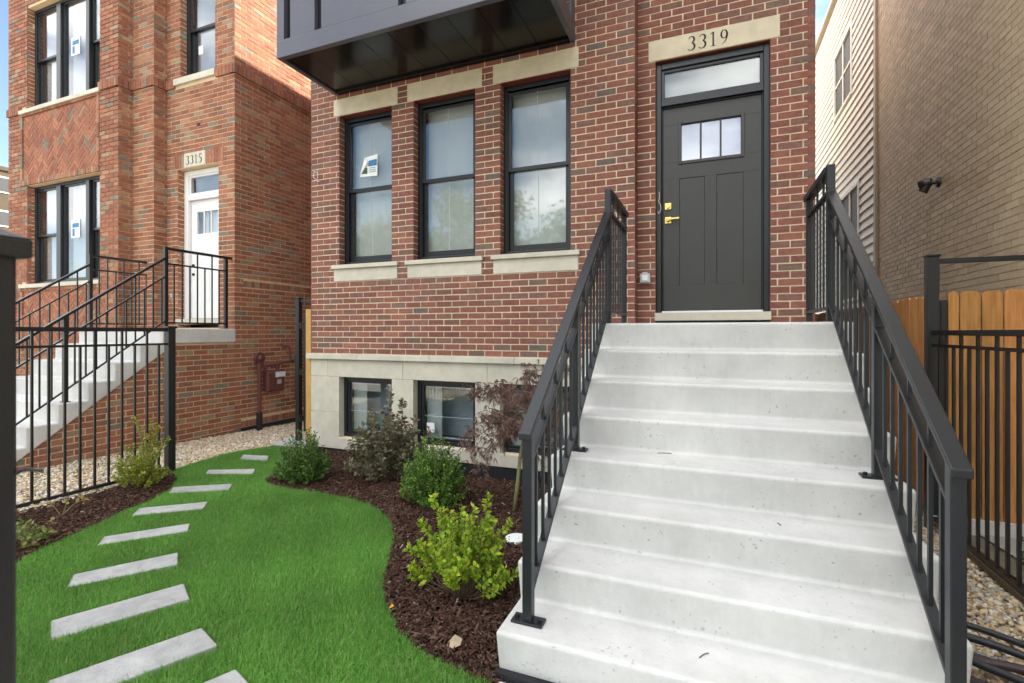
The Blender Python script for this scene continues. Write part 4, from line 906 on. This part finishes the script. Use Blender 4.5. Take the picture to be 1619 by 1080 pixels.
def pebbles(name, poly, dens, rad, lab):
    P = np.array(poly); A = abs(sum(poly[i][0]*poly[(i+1) % len(poly)][1] - poly[(i+1) % len(poly)][0]*poly[i][1] for i in range(len(poly)))) / 2; n = int(A * dens)
    q = rand_in(poly, n); s_ = rng.lognormal(0, .28, n) * rad
    scl = np.stack([s_ * rng.uniform(.9, 1.4, n), s_ * rng.uniform(.7, 1.1, n), s_ * rng.uniform(.5, .8, n)], 1)
    pos = np.stack([q[:, 0], q[:, 1], G(q[:, 1]) - .022 + rng.uniform(-.004, .012, n)], 1)
    col = PEB[rng.integers(0, len(PEB), n)] * rng.uniform(.75, 1.15, (n, 1))
    o = scatter(name, ICO, ICF, pos, rotmats(rng.normal(0, .35, n), rng.normal(0, .35, n), rng.uniform(0, 6.28, n)), scl, col, 'pebble', smooth=True)
    tag(o, lab, 'gravel', kind='stuff')
pebbles('gravel', [(-1.64, 2.2), (-.14, 2.2), (-.14, .1), (-.50, .1), (-.40, -.42), (-.48, -.75), (-.40, -1.15), (-.27, -1.60), (-.26, -1.72), (-.10, -2.3), (-.02, -3.2), (-.02, -3.6), (-1.6, -3.6)], 2900, .0135, 'pale river gravel between fence and orange brick house')
pebbles('gravel', [(5.49, -3.4), (6.22, -3.4), (6.30, -1.4), (6.30, .6), (5.49, .6)], 3600, .0125, 'mixed tan and grey pebbles between stairs and picket fence')
BOX8 = np.array([(x, y, z) for z in (-.5, .5) for y in (-.5, .5) for x in (-.5, .5)]); BOX8[4:, 0] *= .7; BOX8[4:, 1] *= .6
BOXF = np.array([(4, 5, 7, 6), (0, 1, 5, 4), (1, 3, 7, 5), (3, 2, 6, 7), (2, 0, 4, 6)])
MUL = np.array([(.070, .036, .025), (.050, .026, .019), (.095, .052, .036), (.036, .020, .015), (.12, .075, .055), (.075, .034, .022)])
def mulch(poly, n, lab):
    q = rand_in(poly, n); L = rng.lognormal(-3.85, .42, n).clip(.006, .06)
    scl = np.stack([L, L * rng.uniform(.12, .32, n) + .002, rng.uniform(.002, .006, n)], 1)
    pos = np.stack([q[:, 0], q[:, 1], G(q[:, 1]) - (DIP(q[:, 0], q[:, 1]) if poly is BED else 0) + rng.uniform(0, .02, n) + .008 * np.sin(q[:, 0] * 9) * np.sin(q[:, 1] * 8)], 1)
    col = MUL[rng.integers(0, len(MUL), n)] * rng.uniform(.7, 1.25, (n, 1)); pale = rng.random(n) < .006; col[pale] = (.34, .29, .24)
    o = scatter('mulch', BOX8, BOXF, pos, rotmats(rng.normal(0, .45, n), rng.normal(0, .35, n), rng.uniform(0, 6.28, n)), scl, col, 'mulch'); tag(o, lab, 'mulch', kind='stuff')
mulch(BED, 62000, 'dark brown shredded mulch in the bed under house windows'); mulch(LBED, 20000, 'dark brown shredded mulch in the bed along the fence')
# grass blades
def lawn_grass(n):
    q = rand_in(LAWN, n)
    dn = (q[:, 0] - CAM.x) * FWD.x + (q[:, 1] - CAM.y) * FWD.y
    keep = (dn > 1.65) | (rng.random(n) < .3)
    for pv in PAV:
        c = np.mean(pv, 0); sm = [tuple(c + (np.array(p) - c) * .985) for p in pv]; keep &= ~inpoly(q, sm)
    q = q[keep]; n = len(q); q = q + rng.normal(0, .007, (n, 2))
    h = rng.lognormal(math.log(.026), .24, n); ang = rng.uniform(0, 6.28, n); lean = np.abs(rng.normal(.32, .22, n)); wd = rng.uniform(.0006, .0012, n)
    dx, dy = np.cos(ang), np.sin(ang); z = G(q[:, 1]) - .012
    b = np.stack([q[:, 0], q[:, 1], z], 1); sidev = np.stack([-dy, dx, np.zeros(n)], 1) * wd[:, None]; ld = np.stack([dx, dy, np.zeros(n)], 1)
    up = np.array([0, 0, 1.])
    m = b + ld * (h * .45 * np.sin(lean * .6))[:, None] + up * (h * .62)[:, None]; t = b + ld * (h * np.sin(lean * 1.5))[:, None] + up * (h * (1.05 * np.cos(lean)))[:, None]
    V = np.stack([b - sidev, b + sidev, m - sidev * .85, m + sidev * .85, t], 1).reshape(-1, 3)
    k = np.arange(n)[:, None] * 5
    F = np.concatenate([k + np.array([0, 1, 3]), k + np.array([0, 3, 2]), k + np.array([2, 3, 4])], 0)
    base = np.array([(.155, .375, .066), (.19, .42, .08), (.12, .32, .053), (.245, .45, .105), (.37, .45, .19)])[rng.choice(5, n, p=[.32, .28, .24, .12, .04])] * rng.uniform(.8, 1.2, (n, 1))
    pt = .5 + .22 * np.sin(q[:, 0] * 2.3 + 1.3 * np.sin(q[:, 1] * 1.7)) + .18 * np.sin(q[:, 0] * 5.1 - q[:, 1] * 4.3 + 2) + .12 * np.sin(q[:, 0] * 13 + q[:, 1] * 11)
    base = base * (.82 + .36 * pt)[:, None]; dry = rng.random(n) < .02; base[dry] = (.50, .43, .20)
    C = np.repeat(base, 5, 0)
    tag(batch('grass', V, F, 'grass', None, C), 'short vivid green lawn grass curving round the mulch bed', 'grass', kind='stuff')
lawn_grass(620000)

# ================================================================== PLANTS
def leaves(pos, dirs, ln, wd, col, fold=.25, droop=0.0):
    n = len(pos); d = dirs / np.linalg.norm(dirs, axis=1, keepdims=True); r_ = rng.normal(size=(n, 3)); r_[:, 2] *= .6
    s_ = np.cross(d, r_); s_ /= np.linalg.norm(s_, axis=1, keepdims=True); nm = np.cross(s_, d)
    L, Wd = ln[:, None], wd[:, None]
    b = pos; m = pos + d * L * .45; tip = pos + d * L - np.array([0, 0, 1]) * L * droop
    l_ = m + s_ * Wd * .5 + nm * Wd * fold; r2 = m - s_ * Wd * .5 + nm * Wd * fold; q = pos + d * L * .8
    V = np.stack([b, l_, tip, r2], 1).reshape(-1, 3); k = np.arange(n)[:, None] * 4
    F = np.concatenate([k + np.array([0, 1, 2]), k + np.array([0, 2, 3])], 0)
    return V, F, np.repeat(col, 4, 0)
def shoots_plant(name, label, cat, base, shoots, lpershoot, llen, lwid, pal, stem_mat='bark', up=.4, spread=.9, fold=.25, droop=.1, stem_r=.004, start=.3, pairs=False, group=None):
    """shoots = list of point paths; leaves sit along each shoot"""
    bz = float(G(np.float64(base[1])))
    t = thing(name, label, cat, (base[0], base[1], bz), group); st_ = MB(); P = []; D = []
    for path in shoots:
        path = [Vector(p) for p in path]; st_.tube(path, [stem_r * (1 - .7 * i / (len(path) - 1)) for i in range(len(path))], 5, cap=False)
        pn = np.array([tuple(p) for p in path])
        for i in range(lpershoot):
            u = start + (1 - start) * ((i + rng.random()) / lpershoot); f_ = u * (len(pn) - 1); k = min(int(f_), len(pn) - 2)
            p = pn[k] + (pn[k+1] - pn[k]) * (f_ - k); ax = pn[k+1] - pn[k]; ax /= np.linalg.norm(ax) + 1e-9
            r_ = rng.normal(size=3); r_ -= ax * r_.dot(ax); r_ /= np.linalg.norm(r_) + 1e-9
            P.append(p); D.append(ax * up + r_ * spread + np.array([0, 0, .15]))
    P = np.array(P); D = np.array(D); n = len(P)
    pal = np.array(pal); col = pal[rng.integers(0, len(pal), n)] * rng.uniform(.75, 1.2, (n, 1))
    V, F, C = leaves(P, D, rng.uniform(.7, 1.2, n) * llen, rng.uniform(.75, 1.2, n) * lwid, col, fold, droop)
    st_.build('stems', stem_mat, t); tag(batch('foliage', V, F, 'leaf', t, C), kind='stuff')
    return t
def dome_shoots(cx, cy, rx, ry, h, n, seed, low=.0, jit=.12, curve=.25, minh=.45, nseg=4):
    r_ = np.random.default_rng(seed); z0 = float(G(np.float64(cy))); out = []
    for i in range(n):
        a = r_.uniform(0, 2 * math.pi); q = math.sqrt(r_.random()); el = math.acos(min(1, q * .98))
        tx, ty, tz = math.cos(a) * q * rx, math.sin(a) * q * ry, h * (math.sin(el) * (1 - low) + low) * r_.uniform(1 - jit, 1 + jit)
        tz = max(tz, h * (1 - q) * minh + .05)
        b = (cx + tx * .18, cy + ty * .18, z0)
        p = [b]
        for k in range(1, nseg + 1):
            u = k / nseg; p.append((cx + tx * (.18 + .82 * u ** (1 - curve)) + r_.normal(0, .006), cy + ty * (.18 + .82 * u ** (1 - curve)) + r_.normal(0, .006), z0 + tz * u))
        out.append(p)
    return out
shoots_plant('boxwood_shrub', 'round dark green boxwood beside the last stepping stones', 'shrub', (1.20, -1.33), dome_shoots(1.20, -1.33, .27, .25, .40, 200, 3, jit=.30), 32, .025, .016, [(.075, .165, .03), (.10, .21, .036), (.05, .12, .022), (.15, .27, .05)], up=.5, stem_r=.0025, group='boxwoods')
shoots_plant('boxwood_shrub', 'bright green boxwood in mulch between dusky shrub and lime shrub', 'shrub', (2.66, -1.42), dome_shoots(2.66, -1.42, .29, .26, .47, 220, 4, jit=.32), 32, .025, .016, [(.10, .22, .03), (.13, .28, .036), (.07, .16, .024), (.19, .33, .05)], up=.5, stem_r=.0025, group='boxwoods')
wg = dome_shoots(1.86, -.95, .42, .32, .58, 84, 5, jit=.28)
z0 = float(G(np.float64(-.92)))
wg += [[(1.93, -.92, z0), (1.90, -.93, z0 + .4), (1.88, -.94, z0 + .7), (1.88, -.94, z0 + .86)], [(1.95, -.92, z0), (1.98, -.9, z0 + .4), (2.0, -.9, z0 + .68), (2.01, -.9, z0 + .76)], [(1.93, -.92, z0), (2.2, -.95, z0 + .3), (2.33, -.95, z0 + .52)], [(1.93, -.92, z0), (1.6, -1.0, z0 + .15), (1.45, -1.02, z0 + .30)], [(1.9, -.95, z0), (1.65, -1.05, z0 + .12), (1.52, -1.1, z0 + .18)], [(1.93, -.92, z0), (2.15, -1.0, z0 + .38), (2.2, -1.0, z0 + .62)]]
wt = shoots_plant('weigela_shrub', 'dusky olive-purple leafed shrub with pink bloom below basement windows', 'shrub', (1.93, -.92), wg, 32, .056, .030, [(.17, .18, .09), (.20, .205, .10), (.14, .115, .08), (.24, .235, .13), (.15, .11, .09)], up=.35, stem_r=.004, droop=.15)
fl = []
for (x, y_, z) in ((2.14, -1.0, z0 + .55), (2.34, -.97, z0 + .50)):
    for k in range(9): fl.append((x, y_, z))
fl = np.array(fl); V, F, C_ = leaves(fl, rng.normal(size=(len(fl), 3)), np.full(len(fl), .024), np.full(len(fl), .018), np.tile([[.42, .09, .16]], (len(fl), 1))); batch('blossom', V, F, 'leaf', wt, C_)
lime = dome_shoots(3.53, -2.60, .29, .25, .38, 66, 6, jit=.30)
zz = float(G(np.float64(-2.6)))
lime += [[(3.53, -2.6, zz), (3.44, -2.60, zz + .26), (3.38, -2.6, zz + .42), (3.36, -2.6, zz + .49)], [(3.53, -2.6, zz), (3.62, -2.58, zz + .26), (3.655, -2.57, zz + .44), (3.66, -2.57, zz + .53)], [(3.53, -2.6, zz), (3.36, -2.62, zz + .30), (3.30, -2.64, zz + .36)], [(3.53, -2.6, zz), (3.68, -2.54, zz + .28), (3.77, -2.50, zz + .38)], [(3.53, -2.6, zz), (3.40, -2.7, zz + .22), (3.30, -2.76, zz + .27)], [(3.53, -2.6, zz), (3.42, -2.62, zz + .32), (3.42, -2.62, zz + .44)], [(3.53, -2.6, zz), (3.60, -2.62, zz + .30), (3.58, -2.62, zz + .42)]]
shoots_plant('lime_shrub', 'bright lime green shrub in mulch beside the concrete stairs', 'shrub', (3.53, -2.60), lime, 38, .033, .020, [(.31, .45, .03), (.26, .40, .028), (.37, .50, .045), (.18, .31, .025), (.42, .48, .04)], up=.30, stem_r=.0035, start=.50, droop=.05)
yg = dome_shoots(.06, -2.06, .25, .20, .40, 60, 8, jit=.35)
zy = float(G(np.float64(-2.06))); yg += [[(.06, -2.06, zy), (.10, -2.05, zy + .35), (.04, -2.05, zy + .52), (-.06, -2.05, zy + .62)], [(.06, -2.06, zy), (.15, -2.0, zy + .38), (.20, -2.0, zy + .54)], [(.06, -2.06, zy), (.10, -2.0, zy + .4), (.12, -2.0, zy + .58)], [(.06, -2.06, zy), (.2, -2.0, zy + .3), (.29, -1.96, zy + .44)]] * 2
shoots_plant('spirea_shrub', 'yellow-green feathery shrub growing against the left picket fence', 'shrub', (.06, -2.06), yg, 40, .030, .014, [(.30, .36, .03), (.24, .31, .03), (.36, .42, .05), (.18, .22, .03), (.30, .26, .05)], up=.45, stem_r=.003, start=.25)
shoots_plant('perennial_plant', 'low pale green perennial at the edge of the fence bed', 'plant', (.76, -3.16), dome_shoots(.76, -3.16, .15, .14, .14, 26, 9, jit=.3), 9, .042, .022, [(.20, .27, .07), (.16, .24, .06), (.28, .32, .10), (.22, .16, .07)], up=.5, stem_r=.002, start=.4)
dr = [[(.30, -2.74, G(-2.74)), (.36, -2.70, G(-2.7) + .08), (.44, -2.66, G(-2.66) + .13)], [(.30, -2.74, G(-2.74)), (.26, -2.76, G(-2.7) + .06), (.20, -2.78, G(-2.7) + .11)], [(.30, -2.74, G(-2.74)), (.31, -2.72, G(-2.7) + .07), (.30, -2.71, G(-2.7) + .12)], [(.30, -2.74, G(-2.74)), (.36, -2.80, G(-2.7) + .02), (.46, -2.88, G(-2.7) + .01)]]
shoots_plant('dried_plant', 'small dried yellow plant drooping on the fence-side mulch', 'plant', (.30, -2.74), [[tuple(map(float, p)) for p in q] for q in dr], 6, .040, .022, [(.50, .38, .12), (.42, .30, .10), (.55, .48, .25)], stem_mat='green_bark', up=.4, stem_r=.003, start=.6)
# young tufts in the right-hand garden
for i, (x, y_, s_) in enumerate([(6.72, -.62, .10), (6.95, -1.0, .13), (6.50, -.95, .08)]):
    shoots_plant('weed_tuft', ['small green weed tuft at the foot of the cedar gate', 'green weed clump behind the right picket fence', 'tiny weed sprig at the right fence foot'][i], 'weed', (x, y_), dome_shoots(x, y_, s_, s_, s_ * 1.1, 16, 20 + i), 8, .03, .014, [(.07, .13, .03), (.10, .17, .04)], up=.5, stem_r=.0015)
# laceleaf maple
mp_ = thing('laceleaf_maple', 'small weeping purple-brown laceleaf maple beside the stair railing', 'tree', (3.30, -1.30, -1.125))
zb = float(G(np.float64(-1.3)))
tk_ = [(3.30, -1.30, zb - .02), (3.325, -1.29, zb + .2), (3.34, -1.27, zb + .42), (3.37, -1.25, zb + .62), (3.40, -1.23, zb + .78)]
MB().tube(tk_, [.018, .016, .015, .013, .010], 8).build('trunk', 'green_bark', mp_, smooth=True)
lm_ = MB(); ends = []; r_ = np.random.default_rng(31)
def limb(p0, tgt, rad, n=7):
    p0, tgt = np.array(p0), np.array(tgt); out = []
    for k in range(n + 1):
        u = k / n; p = p0 + (tgt - p0) * u; p[2] += .16 * math.sin(u * math.pi * .85) * np.linalg.norm(tgt[:2] - p0[:2]); out.append(p + r_.normal(0, .006, 3))
    lm_.tube([tuple(q) for q in out], [rad * (1 - .75 * k / n) for k in range(n + 1)], 5, cap=False); return out
sites = []
for i in range(34):
    a = r_.uniform(0, 6.28); rad = r_.uniform(.15, .50); lvl = r_.choice([0, 1, 2], p=[.3, .4, .3]); zt2 = zb + [.50, .74, .94][lvl] + r_.uniform(-.12, .10) - .10 * rad
    cx, cy = 3.42 + math.cos(a) * rad, -1.20 + math.sin(a) * rad * .75
    L = limb(tk_[3 if lvl else 2] if lvl < 2 else tk_[4], (cx, cy, zt2), .006)
    sites += [(p, L[min(k+1, len(L)-1)] - L[k-1]) for k, p in enumerate(L) if k >= 3]
for tg in ((2.90, -1.22, zb + .88), (3.02, -1.18, zb + .90), (3.35, -1.1, zb + 1.12), (3.55, -1.1, zb + 1.15), (3.62, -1.05, zb + 1.1), (2.86, -1.3, zb + .52), (2.95, -1.35, zb + .40), (3.05, -1.4, zb + .34)):
    L = limb(tk_[4], tg, .006, 9); sites += [(p, L[min(k+1, len(L)-1)] - L[k-1]) for k, p in enumerate(L) if k >= 4] * 2
lm_.build('limbs', 'bark', mp_)
P = []; D = []; LN = []
for (p, ax) in sites:
    for j in range(5):
        c = p + r_.normal(0, .035, 3); c[2] -= abs(r_.normal(0, .02)); out = np.array([r_.normal(), r_.normal(), -.5]); out /= np.linalg.norm(out)
        for k in range(7):
            d = out + r_.normal(0, .42, 3); d[2] -= .25; P.append(c); D.append(d); LN.append(r_.uniform(.035, .07))
P, D, LN = np.array(P), np.array(D), np.array(LN); n = len(P)
pal = np.array([(.24, .145, .13), (.20, .12, .11), (.29, .175, .145), (.26, .20, .14), (.17, .105, .10), (.33, .19, .14)]); col = pal[rng.integers(0, 6, n)] * rng.uniform(.8, 1.3, (n, 1))
V, F, C_ = leaves(P, D, LN, LN * .085, col, .1, .25); tag(batch('crown', V, F, 'leaf', mp_, C_), kind='stuff')

# ================================================================== STREET TREES (seen mirrored in the window panes)
for i, (x, y_, h_, r0) in enumerate([(-7.5, -20, 9, 3.2), (-1.5, -22, 8, 3.0), (4.5, -21, 7.2, 2.8), (10.5, -22, 8.5, 3.2), (-14, -21, 8.2, 3.1)]):
    lab = ['broad green street tree across the road opposite the orange house', 'green street tree across the road opposite the side gate', 'lower green street tree across the road facing the stairs', 'green street tree across the road opposite tan building', 'green street tree furthest along the far pavement'][i]
    t = thing('street_tree', lab, 'tree', (x, y_, -1.25), 'street trees across the road'); r_ = np.random.default_rng(50 + i)
    tr_ = MB().tube([(x, y_, -1.3), (x + .1, y_, h_ * .3), (x, y_, h_ * .6)], [.22, .16, .08], 8); ctr = []
    for k in range(26):
        v_ = r_.normal(size=3); v_ /= np.linalg.norm(v_); q = np.array([x, y_, h_ * .62]) + v_ * r0 * r_.uniform(.4, .95) * np.array([1, 1, .85]); ctr.append(q)
        tr_.tube([(x, y_, h_ * r_.uniform(.25, .5)), tuple(q)], [.06, .015], 5, cap=False)
    tr_.build('trunk', 'bark', t)
    n = 5200; ci = r_.integers(0, 26, n); P = np.array(ctr)[ci] + r_.normal(0, .48, (n, 3)); D = r_.normal(size=(n, 3))
    col = np.array([(.05, .10, .025), (.07, .13, .03), (.10, .15, .035), (.04, .08, .02)])[r_.integers(0, 4, n)] * r_.uniform(.8, 1.2, (n, 1))
    V, F, C_ = leaves(P, D, np.full(n, .26), np.full(n, .16), col); tag(batch('crown', V, F, 'leaf', t, C_), kind='stuff')
